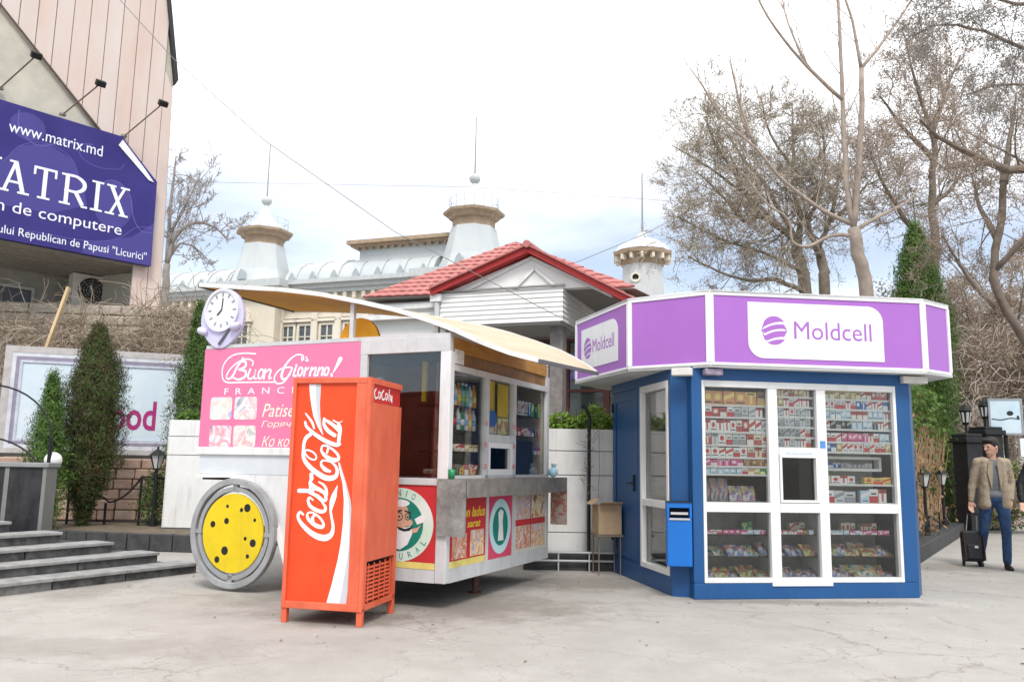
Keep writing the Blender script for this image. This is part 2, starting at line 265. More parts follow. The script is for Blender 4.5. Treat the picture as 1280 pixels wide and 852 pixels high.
BUON= [([[-2.38, 2.482], [-2.546, 2.495], [-2.691, 2.479], [-2.789, 2.417], [-2.832, 2.331], [-2.819, 2.229], [-2.75, 2.181], [-2.592, 2.177], [-2.338, 2.174], [-2.09, 2.168]], [0.0138, 0.0138, 0.0138, 0.0138, 0.0138, 0.0138, 0.0138, 0.0138, 0.0138, 0.0138]), ([[-2.55, 2.438], [-2.625, 2.346], [-2.681, 2.247], [-2.74, 2.218], [-2.768, 2.245], [-2.733, 2.313], [-2.647, 2.383], [-2.558, 2.421], [-2.467, 2.427], [-2.406, 2.396], [-2.416, 2.358]], [0.0242, 0.0242, 0.0242, 0.0173, 0.0138, 0.0138, 0.0138, 0.0138, 0.0138, 0.0138, 0.0138]), ([[-2.603, 2.403], [-2.516, 2.4], [-2.515, 2.343], [-2.604, 2.317], [-2.507, 2.299], [-2.506, 2.238], [-2.595, 2.209], [-2.674, 2.232]], [0.0138, 0.0242, 0.0242, 0.0138, 0.0242, 0.0276, 0.0207, 0.0138]), ([[-2.439, 2.316], [-2.466, 2.241], [-2.435, 2.21], [-2.388, 2.239], [-2.364, 2.314], [-2.381, 2.224], [-2.341, 2.213]], [0.0207, 0.0207, 0.0173, 0.0138, 0.0207, 0.0207, 0.0138]), ([[-2.304, 2.211], [-2.317, 2.219], [-2.324, 2.236], [-2.325, 2.257], [-2.319, 2.279], [-2.308, 2.297], [-2.293, 2.308], [-2.278, 2.309], [-2.266, 2.301], [-2.259, 2.285], [-2.257, 2.264], [-2.263, 2.242], [-2.275, 2.224], [-2.289, 2.213], [-2.304, 2.211]], [0.019, 0.019, 0.019, 0.019, 0.019, 0.019, 0.019, 0.019, 0.019, 0.019, 0.019, 0.019, 0.019, 0.019, 0.019]), ([[-2.233, 2.31], [-2.247, 2.207]], [0.0207, 0.0207]), ([[-2.246, 2.256], [-2.188, 2.303], [-2.159, 2.289], [-2.178, 2.212], [-2.142, 2.217]], [0.0138, 0.0173, 0.0207, 0.0207, 0.0138]), ([[-1.734, 2.394], [-1.747, 2.439], [-1.824, 2.45], [-1.907, 2.407], [-1.979, 2.326], [-2.011, 2.235], [-1.978, 2.193], [-1.912, 2.233], [-1.878, 2.313]], [0.0138, 0.0138, 0.0138, 0.0173, 0.0242, 0.0276, 0.0207, 0.0173, 0.0173]), ([[-1.878, 2.313], [-1.995, 2.316], [-2.08, 2.265], [-2.106, 2.196], [-2.054, 2.15], [-1.968, 2.171], [-1.913, 2.247], [-1.878, 2.313]], [0.0155, 0.0155, 0.0155, 0.0155, 0.0155, 0.0155, 0.0155, 0.0155]), ([[-1.831, 2.311], [-1.855, 2.234], [-1.82, 2.227]], [0.0207, 0.0207, 0.0207]), ([[-1.781, 2.228], [-1.79, 2.235], [-1.797, 2.249], [-1.797, 2.267], [-1.793, 2.286], [-1.783, 2.302], [-1.771, 2.311], [-1.757, 2.313], [-1.747, 2.306], [-1.741, 2.292], [-1.74, 2.273], [-1.745, 2.254], [-1.755, 2.239], [-1.767, 2.229], [-1.781, 2.228]], [0.019, 0.019, 0.019, 0.019, 0.019, 0.019, 0.019, 0.019, 0.019, 0.019, 0.019, 0.019, 0.019, 0.019, 0.019]), ([[-1.7, 2.307], [-1.718, 2.227]], [0.0207, 0.0207]), ([[-1.715, 2.269], [-1.661, 2.306]], [0.0155, 0.0155]), ([[-1.623, 2.307], [-1.644, 2.225]], [0.0207, 0.0207]), ([[-1.64, 2.266], [-1.585, 2.303], [-1.568, 2.292], [-1.588, 2.226], [-1.56, 2.228]], [0.019, 0.019, 0.019, 0.019, 0.019]), ([[-1.527, 2.304], [-1.547, 2.225]], [0.019, 0.019]), ([[-1.542, 2.266], [-1.492, 2.303], [-1.478, 2.292], [-1.494, 2.228], [-1.471, 2.231]], [0.0173, 0.0173, 0.0173, 0.0173, 0.0173]), ([[-1.444, 2.224], [-1.453, 2.23], [-1.459, 2.243], [-1.459, 2.26], [-1.455, 2.278], [-1.446, 2.292], [-1.434, 2.301], [-1.423, 2.302], [-1.413, 2.296], [-1.408, 2.283], [-1.408, 2.266], [-1.412, 2.248], [-1.421, 2.234], [-1.432, 2.225], [-1.444, 2.224]], [0.019, 0.019, 0.019, 0.019, 0.019, 0.019, 0.019, 0.019, 0.019, 0.019, 0.019, 0.019, 0.019, 0.019, 0.019]), ([[-1.825, 2.342], [-1.821, 2.33]], [0.0207, 0.0207]), ([[-1.268, 2.384], [-1.306, 2.318], [-1.347, 2.251]], [0.0449, 0.0311, 0.0138]), ([[-1.368, 2.229], [-1.365, 2.215]], [0.0242, 0.0242]), ([[-1.762, 2.423], [-1.751, 2.381]], [0.0121, 0.0121]), ([[-1.703, 2.421], [-1.674, 2.378], [-1.708, 2.386]], [0.0121, 0.0121, 0.0121])]
# ---------------------------------------------------------------- ground
def ground_mat():
    m=bpy.data.materials.new('worn_asphalt'); m.use_nodes=True; t=m.node_tree; N=t.nodes; b=N['Principled BSDF']; b.inputs['Roughness'].default_value=.85; b.inputs['Specular IOR Level'].default_value=.25
    L=t.links.new; c=N.new('ShaderNodeTexCoord'); V=c.outputs['Object']
    def noise(s,d=5,r=.6,v=None):
        n=N.new('ShaderNodeTexNoise'); n.inputs['Scale'].default_value=s; n.inputs['Detail'].default_value=d; n.inputs['Roughness'].default_value=r; L(v or V,n.inputs['Vector']); return n
    def ramp(i,a,b_,ca=(0,0,0,1),cb=(1,1,1,1)):
        r=N.new('ShaderNodeValToRGB'); e=r.color_ramp.elements; e[0].position=a; e[1].position=b_; e[0].color=ca; e[1].color=cb; L(i,r.inputs[0]); return r
    def mixc(f,a,b_,mode='MIX',fac=None):
        x=N.new('ShaderNodeMix'); x.data_type='RGBA'; x.blend_type=mode
        if f is not None: L(f,x.inputs['Factor'])
        else: x.inputs['Factor'].default_value=fac
        for i,q in ((6,a),(7,b_)):
            if isinstance(q,tuple): x.inputs[i].default_value=q
            else: L(q,x.inputs[i])
        return x.outputs[2]
    big=noise(.35,6,.6); base=ramp(big.outputs[0],.3,.72,(.34,.322,.298,1),(.435,.417,.39,1)).outputs[0]
    mid=noise(2.2,6,.7); base=mixc(None,base,ramp(mid.outputs[0],.25,.8,(.78,.77,.75,1),(1.12,1.12,1.12,1)).outputs[0],'MULTIPLY',.7)
    fine=noise(90,3,.7); base=mixc(None,base,ramp(fine.outputs[0],.25,.75,(.72,.72,.72,1),(1.2,1.2,1.2,1)).outputs[0],'MULTIPLY',.75)
    # cracks: warped cell edges, broken up
    wp=noise(1.6,5,.65); va=N.new('ShaderNodeVectorMath'); va.operation='MULTIPLY_ADD'; L(wp.outputs['Color'],va.inputs[0]); va.inputs[1].default_value=(.75,.75,0); L(V,va.inputs[2])
    hs=[]
    for sc,w0,w1,ms,lo,hi,amt in ((.42,.0025,.009,.5,.42,.55,.5),(1.25,.0016,.007,.7,.44,.58,.42),(3.4,.0012,.006,1.1,.52,.62,.35)):
        vo=N.new('ShaderNodeTexVoronoi'); vo.feature='DISTANCE_TO_EDGE'; vo.inputs['Scale'].default_value=sc; L(va.outputs[0],vo.inputs['Vector'])
        cr_=ramp(vo.outputs['Distance'],w0*sc*1.2,w1*sc*1.3,(1,1,1,1),(0,0,0,1)).outputs[0]; mk=ramp(noise(ms,3,.5).outputs[0],lo,hi).outputs[0]
        mm=N.new('ShaderNodeMath'); mm.operation='MULTIPLY'; L(cr_,mm.inputs[0]); L(mk,mm.inputs[1]); m2=N.new('ShaderNodeMath'); m2.operation='MULTIPLY'; m2.inputs[1].default_value=amt; L(mm.outputs[0],m2.inputs[0])
        base=mixc(m2.outputs[0],base,(.17,.145,.115,1)); hs.append(m2.outputs[0])
    # patches of dark tar and dirt
    st=ramp(noise(.8,5,.65).outputs[0],.64,.74).outputs[0]; m3=N.new('ShaderNodeMath'); m3.operation='MULTIPLY'; m3.inputs[1].default_value=.4; L(st,m3.inputs[0]); base=mixc(m3.outputs[0],base,(.22,.2,.18,1))
    sp_=ramp(noise(38,2,.5).outputs[0],.69,.73).outputs[0]; m4=N.new('ShaderNodeMath'); m4.operation='MULTIPLY'; m4.inputs[1].default_value=.35; L(sp_,m4.inputs[0]); base=mixc(m4.outputs[0],base,(.15,.14,.12,1))
    # irregular darker brown-grey patches by the trailer, cabinet, kiosk, steps and kerb
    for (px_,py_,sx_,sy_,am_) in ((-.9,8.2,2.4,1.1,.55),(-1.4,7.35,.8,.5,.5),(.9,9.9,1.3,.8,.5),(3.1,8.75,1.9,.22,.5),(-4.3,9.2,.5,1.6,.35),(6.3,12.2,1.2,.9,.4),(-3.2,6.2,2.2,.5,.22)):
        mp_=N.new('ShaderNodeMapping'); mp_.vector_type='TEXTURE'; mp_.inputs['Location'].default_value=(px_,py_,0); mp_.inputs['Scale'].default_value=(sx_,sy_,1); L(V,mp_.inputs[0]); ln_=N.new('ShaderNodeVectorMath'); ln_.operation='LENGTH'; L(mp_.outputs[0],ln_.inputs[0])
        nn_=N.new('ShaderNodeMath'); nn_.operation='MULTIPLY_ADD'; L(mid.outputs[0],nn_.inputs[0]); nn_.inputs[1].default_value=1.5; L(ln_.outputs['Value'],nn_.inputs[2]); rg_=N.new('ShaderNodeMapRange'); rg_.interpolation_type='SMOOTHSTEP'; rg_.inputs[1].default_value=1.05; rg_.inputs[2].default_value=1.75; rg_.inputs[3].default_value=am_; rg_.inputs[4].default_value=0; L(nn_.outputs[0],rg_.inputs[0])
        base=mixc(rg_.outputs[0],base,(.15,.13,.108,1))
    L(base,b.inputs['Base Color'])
    ha=N.new('ShaderNodeMath'); ha.operation='MULTIPLY_ADD'; L(hs[0],ha.inputs[0]); ha.inputs[1].default_value=-1.2; L(fine.outputs[0],ha.inputs[2])
    bp=N.new('ShaderNodeBump'); bp.inputs['Strength'].default_value=.35; bp.inputs['Distance'].default_value=.01; L(ha.outputs[0],bp.inputs['Height']); L(bp.outputs[0],b.inputs['Normal'])
    return m
g_=MB()
g_.add([(-700,-60,0),(700,-60,0),(700,1200,0),(-700,1200,0)],[(0,1,2,3)])
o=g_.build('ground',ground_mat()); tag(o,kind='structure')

# planted bed on the left with its dark stone kerb
kerbm=mat('dark_kerb_stone',(.062,.062,.064),.7,var=.35,vs=9,bump=.25,bs=40)
soil=mat('bare_soil',(.16,.125,.09),.95,var=.4,vs=5,bump=.6,bs=25)
m=MB(); m.prism(fr((0,0,0),(1,0,0),(0,1,0)),[(-14,13.6),(-6.6,12.75),(-4.55,12.42),(-4.2,12.6),(-3.2,15.6),(-5.5,30),(-16,30)],0,.235); o=m.build('planting_bed',soil); tag(o,kind='structure')
kb=thing('kerb','dark stone kerb along the planted bed behind the food trailer','kerb',(0,0,0))
path=[(-8.6,13.2),(-6.6,12.72),(-5.6,12.5),(-4.55,12.38)]
for a,b in zip(path[:-1],path[1:]):
    k=3; 
    for i in range(k):
        p,q=lerp(a,b,i/k),lerp(a,b,(i+1)/k); c=lerp(p,q,.5); ln=math.dist(p,q)-.012
        MB().obox((c[0],c[1],.125+rnd(-.004,.006)),(ln,.16,.25),math.atan2(q[1]-p[1],q[0]-p[0])).build('kerb_stone',kerbm,kb,bevel=.012)

# ---------------------------------------------------------------- stone steps
SD=(.523,.852); SN=(-.852,.523); S0=(-4.915,8.25)
st=thing('stone_steps','grey stone stairway with dark marble risers at the left edge','steps',(S0[0],S0[1],0),math.atan2(SD[1],SD[0]))
tread=mat('grey_tread_stone',(.30,.298,.29),.7,var=.3,vs=7,bump=.12,bs=50); riser=mat('dark_marble_riser',(.095,.096,.098),.5,var=.6,vs=10,bump=.1); paler=mat('pale_marble_riser',(.18,.18,.175),.5,var=.4,vs=10)
ends=[2.28,2.0,1.64,1.22,.82]
for k in range(5):
    y0=.365*k; z=.12*(k+1); x1=ends[k]; x0=-3.2
    xs=[x1]; 
    while xs[-1]>x0: xs.append(xs[-1]-rnd(.8,1.1))
    for i in range(len(xs)-1):
        MB().box(xs[i+1]+.003,y0-.015,z-.032,xs[i]-.003,(y0+.36) if k<4 else y0+2.5,z+rnd(-.002,.002)).build('tread_slab',tread,st,bevel=.004)
        MB().box(xs[i+1]+.003,y0+.012,z-.12 if k==0 else z-.119,xs[i]-.003-.01,y0+.05,z-.033).build('riser_slab',paler if random.random()<.25 else riser,st)
    MB().box(x0,y0+.052,.0 if k==0 else z-.119,x1-.03,y0+2.6,z-.034).build('core',kerbm,st)
# polished parapet and its iron rail
pp=thing('parapet','dark polished marble parapet block at the top of the steps','parapet',(-5.66,10.2,0),R(8))
mar=mat('veined_black_marble',(.016,.016,.018),.3,vs=6,rgb2=(.05,.05,.053),stretch=(1,1,.45),spec=.2); 
MB().box(-2.6,0,.3,-.45,.3,1.21).build('wall_slab',mar,pp); MB().box(-.44,-.005,.3,0,.3,1.21).build('wall_slab',mar,pp); MB().box(-.46,-.014,.3,-.41,.1,1.21).build('joint_strip',mat('pale_joint',(.2,.2,.195),.6),pp); MB().box(-.03,-.014,.3,.012,.312,1.212).build('joint_strip',MATS['pale_joint'],pp)
MB().box(-2.7,-.04,1.215,.04,.34,1.27).build('coping',mat('grey_coping',(.24,.245,.25),.5,var=.15),pp,bevel=.008)
gl=thing('bollard_lamp','short black post lamp with white globe beside the marble parapet','lamp',(-6.3,11.5,.235))
MB().tube([(0,0,0),(0,0,.95)],.045,10).build('post',black,gl); m=MB(); m.lathe([(.06,0),(.075,.02),(.06,.05)],(0,0,.93),12); m.build('collar',black,gl)
m=MB(); m.ell((0,0,1.06),(.115,.115,.115),16,10); m.build('globe',mat('milky_globe',(.75,.75,.74),.3,var=.03),gl,smooth=True)
ra=thing('railing','curved black iron handrail beside the billboard frame at the left edge','railing',(-6.35,11.4,0))
for z0,zz in ((0,2.32),(-.1,1.6)):
    P=[(-.9+.95*math.sin(t*PI/2),.0,zz-.75+ .75*math.cos(t*PI/2)**1.0 ) for t in [i/10 for i in range(11)]]
    m=MB(); m.tube([(-1.6,0,zz)]+P+[(.05,0,.9)],.014,6); m.build('rail',black,ra)
MB().tube([(.05,0,.235),(.05,0,1.6)],.028,6).build('post',black,ra)

# ---------------------------------------------------------------- building on the left with the computer shop sign
B=thing('office_building','tall building with pink stone panels above an overhanging storey at left','building',(-8.236,19,0),R(47.15))
F0=LF()
plaster=mat('beige_render',(.50,.47,.40),.8,var=.22,vs=1.4,bump=.1,bs=30); pink=mat('pink_stone',(.58,.445,.39),.6,vs=1.3,rgb2=(.62,.54,.495),bump=.05,stretch=(1,1,.3),grime=.18,gcol=(.45,.28,.22)); pink2=mat('pale_pink_stone',(.62,.55,.51),.6,vs=1.1,rgb2=(.57,.46,.415),stretch=(1,1,.3)); soff=mat('soffit_board',(.33,.31,.275),.8,var=.2)
m=MB(); m.prism(F0,[(-10,5.72),(-.36,5.72),(-.36,4.5),(0,4.45),(-.13,10.4),(-.5,12.6),(-.5,15),(-10,15)],-.5,-.05); m.build('wall',plaster,B)
m=MB(); m.prism(F0,[(-.12,10.3),(-.05,10.45),(-.42,12.6),(-.42,15),(-.52,15),(-.52,12.6)],-.6,.06); m.build('roof_edge',mat('dark_flashing',(.03,.03,.03),.5),B)
x=-.02; i=0
def diag(xx): return 8.55+(-1.61-xx)*.93
while x>-8:
    w=.352; a,b=x-w+.01,x-.008
    if a>-1.75: zb=[5.75 if b<-.4 else 4.5]*2
    else: zb=[diag(a),diag(b)]
    top=15 if b<-.5 else 10.35+(-.12-b)*5.7
    tl=[top,top] if b<-.5 else [min(15,10.35+(-.12-a)*5.7),max(10.2,top)]
    MB().prism(F0,[(a,zb[0]),(b,zb[1]),(b-.0,tl[1]),(a,tl[0])] if b<-.1 else [(a,4.5),(b-.01,4.5),(b-.13,10.2),(a,10.6)],-.04,rnd(0,.012)).build('stone_panel',random.choice([pink,pink,pink2]),B)
    x-=w
MB().bar((-3.95,-.03,10.75),(-1.35,-.03,8.3),.04,.03).build('edge_cable',mat('brown_cable',(.12,.09,.075),.7),B)
# soffit boards, lower wall, end fin
for i in range(9): MB().box(-10,.06+i*.23,5.68-.012*i,-.36,.06+i*.23+.222,5.72-.012*i).build('soffit_board',soff,B)
MB().box(-10,2.05,2,-1.2,2.2,5.6).build('lower_wall',mat('grey_lower_wall',(.30,.29,.26),.85,var=.2,vs=3),B)
m=MB(); m.add([(-.36,.04,5.66),(-.36,.04,4.5),(-1.15,2.0,4.55),(-1.15,2.0,5.6),(-.2,.04,5.66),(-.2,.04,4.5),(-.9,2.0,4.55),(-.9,2.0,5.6)],[(0,1,2,3),(7,6,5,4),(1,5,6,2),(0,4,5,1),(2,6,7,3),(3,7,4,0)]); m.build('fin_wall',mat('fin_board',(.40,.385,.34),.8,var=.12,vs=4,stretch=(1,1,6)),B)
for (wx0,wx1) in ((-4.6,-3.15),(-3.05,-2.1)):
    w=MB().rect(F0,wx0,3.0,wx1,5.2,-2.04,-2.03).build('window',mat('dark_pane',(.05,.052,.055),.12,var=.1),B)
    m=MB(); m.frame(F0,wx0,3.0,wx1,5.2,.06,-2.03,-1.97); m.rect(F0,wx0,4.35,wx1,4.41,-2.028,-1.99); m.rect(F0,(wx0+wx1)/2-.025,3,(wx0+wx1)/2+.025,4.35,-2.028,-1.985); m.build('window_frame',mat('grey_frame',(.42,.42,.4),.6),w)
# the sign
pur=mat('sign_violet',(.036,.028,.165),.4,vs=.9,rgb2=(.05,.042,.2),spec=.15); lil=mat('sign_swirl',(.11,.10,.36),.4,var=0); lil2=mat('sign_swirl_dim',(.062,.052,.24),.4,var=0); lett=mat('sign_letter_white',(.80,.80,.88),.4,var=0)
sg=MB().prism(F0,[(-8,5.72),(-.4,5.72),(-.42,7.74),(-1.3,8.58),(-8,8.66)],.06,.2).build('sign_board',pur,B)
FS=fr((0,-.2,0),(1,0,0),(0,0,1))
m=MB(); m.prism(FS,[(-4.4,6.9),(-3.6,7.3),(-3.3,7.75),(-2.8,7.95),(-2.3,7.75),(-2.0,7.2),(-1.9,6.8),(-2.6,6.45),(-4,6.4)],.0005,.001); m.disc(FS,-1.35,6.95,.42,.55,.0005,.0012); m.prism(FS,[(-1.9,5.95),(-.9,6.3),(-.41,6.75),(-.41,5.73),(-1.9,5.73)],.0005,.001); m.disc(FS,-3.2,8.2,.34,.3,.0005,.0014); m.build('sign_print',lil2,sg)
m=MB()
for j,(P,w) in enumerate([([(-4,7.1),(-3.6,7.32),(-3.3,7.75),(-2.8,7.95),(-2.3,7.75),(-2.05,7.2)],.012),([(-3.4,8.5),(-3.35,8.1),(-3.0,7.85),(-2.5,8.05),(-1.9,8.2)],.02),([(-1.75,6.9),(-1.6,7.4),(-1.3,7.5),(-1.0,7.25),(-.9,6.8),(-.7,6.5),(-.42,6.5)],.02),([(-.42,6.62),(-.8,6.55),(-1.2,6.2),(-1.8,6.02),(-3,5.98)],.014),([(-2.2,8.1),(-2.1,7.85),(-1.75,7.72),(-1.3,7.8),(-1.2,7.95)],.012)]): m.stroke(FS,P,w,.0016,.0022+j*.0002,6)
m.build('sign_print',lil,sg)
def slab(word,x,z,h,ws,F,mt,par):
    """slab-serif capitals from strokes"""
    m=MB(); k=0; t=.085*h/.7; sr=.045*h/.7
    def ln(a,b,w):
        nonlocal k; k+=1; d=Vector((b[0]-a[0],b[1]-a[1])); n_=Vector((-d.y,d.x)).normalized()*w/2
        m.prism(F,[(a[0]-n_.x,a[1]-n_.y),(b[0]-n_.x,b[1]-n_.y),(b[0]+n_.x,b[1]+n_.y),(a[0]+n_.x,a[1]+n_.y)],.003,.005+.00025*k)
    def sf(cx,zz,w): ln((cx-w/2,zz),(cx+w/2,zz),sr)
    for c,w in zip(word,ws):
        r=x+w-.09; l=x+.07; mid=(l+r)/2; hi=z+h-sr/2; lo=z+sr/2
        if c=='M': ln((l+.03,lo),(l+.03,hi),t); ln((r-.03,lo),(r-.03,hi),t); ln((l+.03,hi),(mid,lo+.1),t); ln((r-.03,hi),(mid,lo+.1),t); [sf(q,lo,.2) for q in (l+.03,r-.03)]; [sf(q,hi,.2) for q in (l,r)]
        if c=='A': ln((l+.03,lo),(mid,hi),t*.7); ln((r-.03,lo),(mid,hi),t); ln((l+.1,z+h*.33),(r-.1,z+h*.33),t*.6); sf(l+.02,lo,.2); sf(r-.02,lo,.22); sf(mid-.04,hi,.15)
        if c=='T': ln((mid,lo),(mid,hi),t); ln((l-.02,hi),(r+.02,hi),sr*1.2); sf(mid,lo,.24); ln((l,hi),(l,hi-.16),sr); ln((r,hi),(r,hi-.16),sr)
        if c=='R': ln((l+.07,lo),(l+.07,hi),t); sf(l+.05,lo,.22); sf(l+.03,hi,.16); m.stroke(F,[(l+.05,hi),(l+.26,hi),(r-.03,hi-.1),(r-.03,hi-.24),(l+.27,z+h*.47),(l+.05,z+h*.47)],[sr*1.3,sr*1.3,t,t,sr*1.3,sr*1.3],.003,.0072,5); ln((l+.25,z+h*.47),(r-.03,lo+.03),t); sf(r+.01,lo,.13)
        if c=='I': ln((mid,lo),(mid,hi),t); sf(mid,lo,.25); sf(mid,hi,.25)
        if c=='X': ln((l+.03,hi),(r-.03,lo),t); ln((r-.04,hi),(l+.04,lo),t*.65); [sf(q,lo,.2) for q in (l+.03,r-.03)]; [sf(q,hi,.2) for q in (l+.03,r-.03)]
        x+=w
    return m.build('lettering',mt,par)
slab('MATRIX',-4.42,6.72,.68,[.8,.57,.57,.6,.36,.52],FS,lett,sg)
text('lettering','www.matrix.md',FS,-3.55,7.98,1.87,.25,lett,sg,.003,.006)
text('lettering','n de computere',FS,-3.62,6.22,2.5,.32,lett,sg,.003,.006)
text('lettering','rului Republican de Papusi "Licurici"',FS,-3.62,5.78,3.1,.235,lett,sg,.003,.006)
m=MB(); m.prism(F0,[(-1.36,8.35),(-1.28,8.5),(-.75,7.98),(-.5,7.7),(-.62,7.72)],.21,.225); m.build('torn_corner',mat('torn_white',(.75,.76,.8),.6),sg)
for hx,hz,bx,bz in ((-3.39,9.47,-3.75,8.9),(-2.11,9.33,-2.52,8.74),(-.74,9.35,-1.2,8.66)):
    a=MB().tube([(bx,.0,bz),(bx,-.12,bz),(hx,-.9,hz)],.016,6).build('lamp_arm',mat('rusty_arm',(.16,.12,.1),.7),B)
    m=MB(); m.obox((hx,-.93,hz),(.2,.13,.13),M=Matrix.Rotation(R(35),3,'X')); m.obox((hx,-.82,hz+.07),(.1,.16,.06)); m.build('lamp_head',black,a,bevel=.015)
    MB().obox((bx,-.06,bz),(.12,.1,.05)).build('bracket',mat('bracket_grey',(.3,.28,.25),.6),a)
ac=thing('air_conditioner','white outdoor air conditioner unit under the overhang of the pink building','air conditioner',(0,0,0)); ac.matrix_world=B.matrix_basis@Matrix.Translation((0,0,0))
ac.location=B.location; ac.rotation_euler=B.rotation_euler
MB().box(-1.52,1.3,4.8,-.42,1.62,5.6).build('case',mat('ac_white',(.60,.58,.53),.5,var=.1),ac,bevel=.02)
FA=LF(0,1.3,0); MB().disc(FA,-1.1,5.22,.3,.3,.002,.006).build('fan_opening',dark,ac)
m=MB(); [m.ring(FA,-1.1,5.22,r_-.012,r_,.01,.02,28) for r_ in (.07,.13,.19,.25,.31)]; [m.bar((-1.1,1.285,5.22),(-1.1+.3*math.cos(a),1.285,5.22+.3*math.sin(a)),.012) for a in [i*PI/4 for i in range(8)]]; m.build('fan_guard',mat('guard_grey',(.25,.24,.23),.6),ac)
m=MB(); m.ring(FA,-.6,5.18,.07,.09,.003,.008,20); m.build('badge',mat('badge_blue',(.25,.35,.5),.5),ac); MB().box(-1.45,1.35,4.78,-1.38,2.02,4.86).box(-.68,1.35,4.78,-.61,2.02,4.86).build('bracket',black,ac)
m=MB(); m.bar((-8.68,15.8,4.62),(-9.02,15.75,3.2),.12,.05); o=m.build('timber_batten',mat('raw_pine',(.62,.46,.27),.7,var=.15,vs=8,stretch=(1,1,.1))); tag(o,'pale timber batten leaning below the air conditioner','timber')

# ---------------------------------------------------------------- billboard, stone wall, low iron fence
bb=thing('billboard','weathered pale blue billboard with lilac border behind the conifers','billboard',(-9.22,15.0,0),math.atan2(1.0,2.95))
F=LF(); bw=3.12
MB().rect(F,0,1.42,bw,3.3,-.12,0).build('panel',mat('faded_sky_print',(.52,.62,.70),.6,vs=2.2,rgb2=(.62,.68,.73)),bb)
for nm,c,i0,i1 in (('border',(.46,.43,.42),-.05,.07),('border',(.60,.61,.66),.07,.14),('border',(.27,.245,.33),.14,.2),('border',(.50,.52,.60),.2,.25)):
    m=MB(); m.frame(F,i0,1.42+i0,bw-i0,3.3-i0,i1-i0,.002,.03-.05*i0); m.build(nm,mat('border_%d'%int(i0*100),c,.6,var=.2,vs=6),bb)
text('lettering','ood',F,1.77,1.86,.8,.56,mat('magenta_print',(.36,.03,.17),.5,var=.1),bb,.001,.004,bold=.02)
m=MB(); m.prism(F,[(2.86,2.25),(2.92,2.3),(2.95,2.7),(2.87,2.72)],.001,.004); m.build('lettering',MATS['magenta_print'],bb)
for xx in (.3,1.5,2.8): MB().box(xx-.05,.02,.2,xx+.05,.1,1.42).build('post',black,bb)
m=MB(); m.rect(F,-.05,1.3,bw+.05,1.4,-.02,.06); m.build('bottom_rail',mat('dark_rail',(.06,.055,.05),.7),bb)
sw=thing('stone_wall','low wall of rough pink stone blocks under the billboard','wall',(-9.0,14.75,.235),math.atan2(.5,3.0))
pk=[mat('pink_block_%d'%i,c,.85,var=.2,vs=5,bump=.5,bs=14) for i,c in enumerate([(.50,.34,.26),(.46,.31,.24),(.54,.39,.30)])]
MB().box(0,.1,0,4.1,.4,1.1).build('core',mat('mortar',(.35,.29,.24),.9),sw)
for r_ in range(6):
    x=-.2+(.12 if r_%2 else 0)
    while x<3.95:
        w=rnd(.26,.5); MB().box(x+.008,rnd(0,.03),r_*.183+.006,x+w-.008,.12,r_*.183+.177).build('stone',random.choice(pk),sw,bevel=.02); x+=w
lf=thing('low_fence','low black iron fence with drooping rail in front of the pink stone wall','fence',(0,14.1,.235))
tops={-7.4:.72,-6.77:.36,-6.2:.8,-5.62:.74,-5.1:.5}
for xx,h in tops.items(): MB().tube([(xx,0,0),(xx,0,h)],.022,6).build('post',black,lf)
m=MB(); m.tube([(-8.3,0,.72),(-7.4,0,.72)],.017,6); m.tube([(-7.4+1.2*t,0,.72-.36*math.sin(t*PI/2)**.7 if t<.55 else .37+.43*((t-.55)/.45)**2) for t in [i/14 for i in range(15)]],.017,6); m.tube([(-6.2,0,.8),(-5.62,0,.78)],.017,6); m.tube([(-5.62+.9*t,0,.74-.4*math.sin(t*PI/2)) for t in [i/8 for i in range(9)]],.017,6); m.build('top_rail',black,lf); m=MB(); m.tube([(-8.3,0,.06),(-4.7,0,.06)],.014,6); m.build('bottom_rail',black,lf)
def lantern(loc,h,label,group='black lantern posts',s=1.):
    t=thing('lantern_post',label,'lantern',loc,0,group)
    MB().tube([(0,0,0),(0,0,.12),(0,0,.13),(0,0,h-.3*s)],[.06*s,.06*s,.032*s,.026*s],8).build('post',black,t)
    m=MB(); m.lathe([(.05*s,0),(.12*s,.22*s)],(0,0,h-.3*s),6); m.build('pane',mat('lantern_glass',(.55,.55,.54),.2,var=.1),t)
    m=MB(); m.lathe([(.15*s,0),(.12*s,.03*s),(.05*s,.09*s),(.02*s,.1*s),(.02*s,.14*s),(.001,.15*s)],(0,0,h-.08*s),6); m.lathe([(.06*s,-.02),(.06*s,.01)],(0,0,h-.3*s),6)
    for j in range(6):
        a=PI/3*j; m.bar((.05*s*math.cos(a),.05*s*math.sin(a),h-.3*s),(.122*s*math.cos(a),.122*s*math.sin(a),h-.08*s),.012*s)
    m.build('lantern_cage',black,t); return t
lantern((-5.9,13.95,.235),1.24,'black lantern post against the white planter left of the trailer')

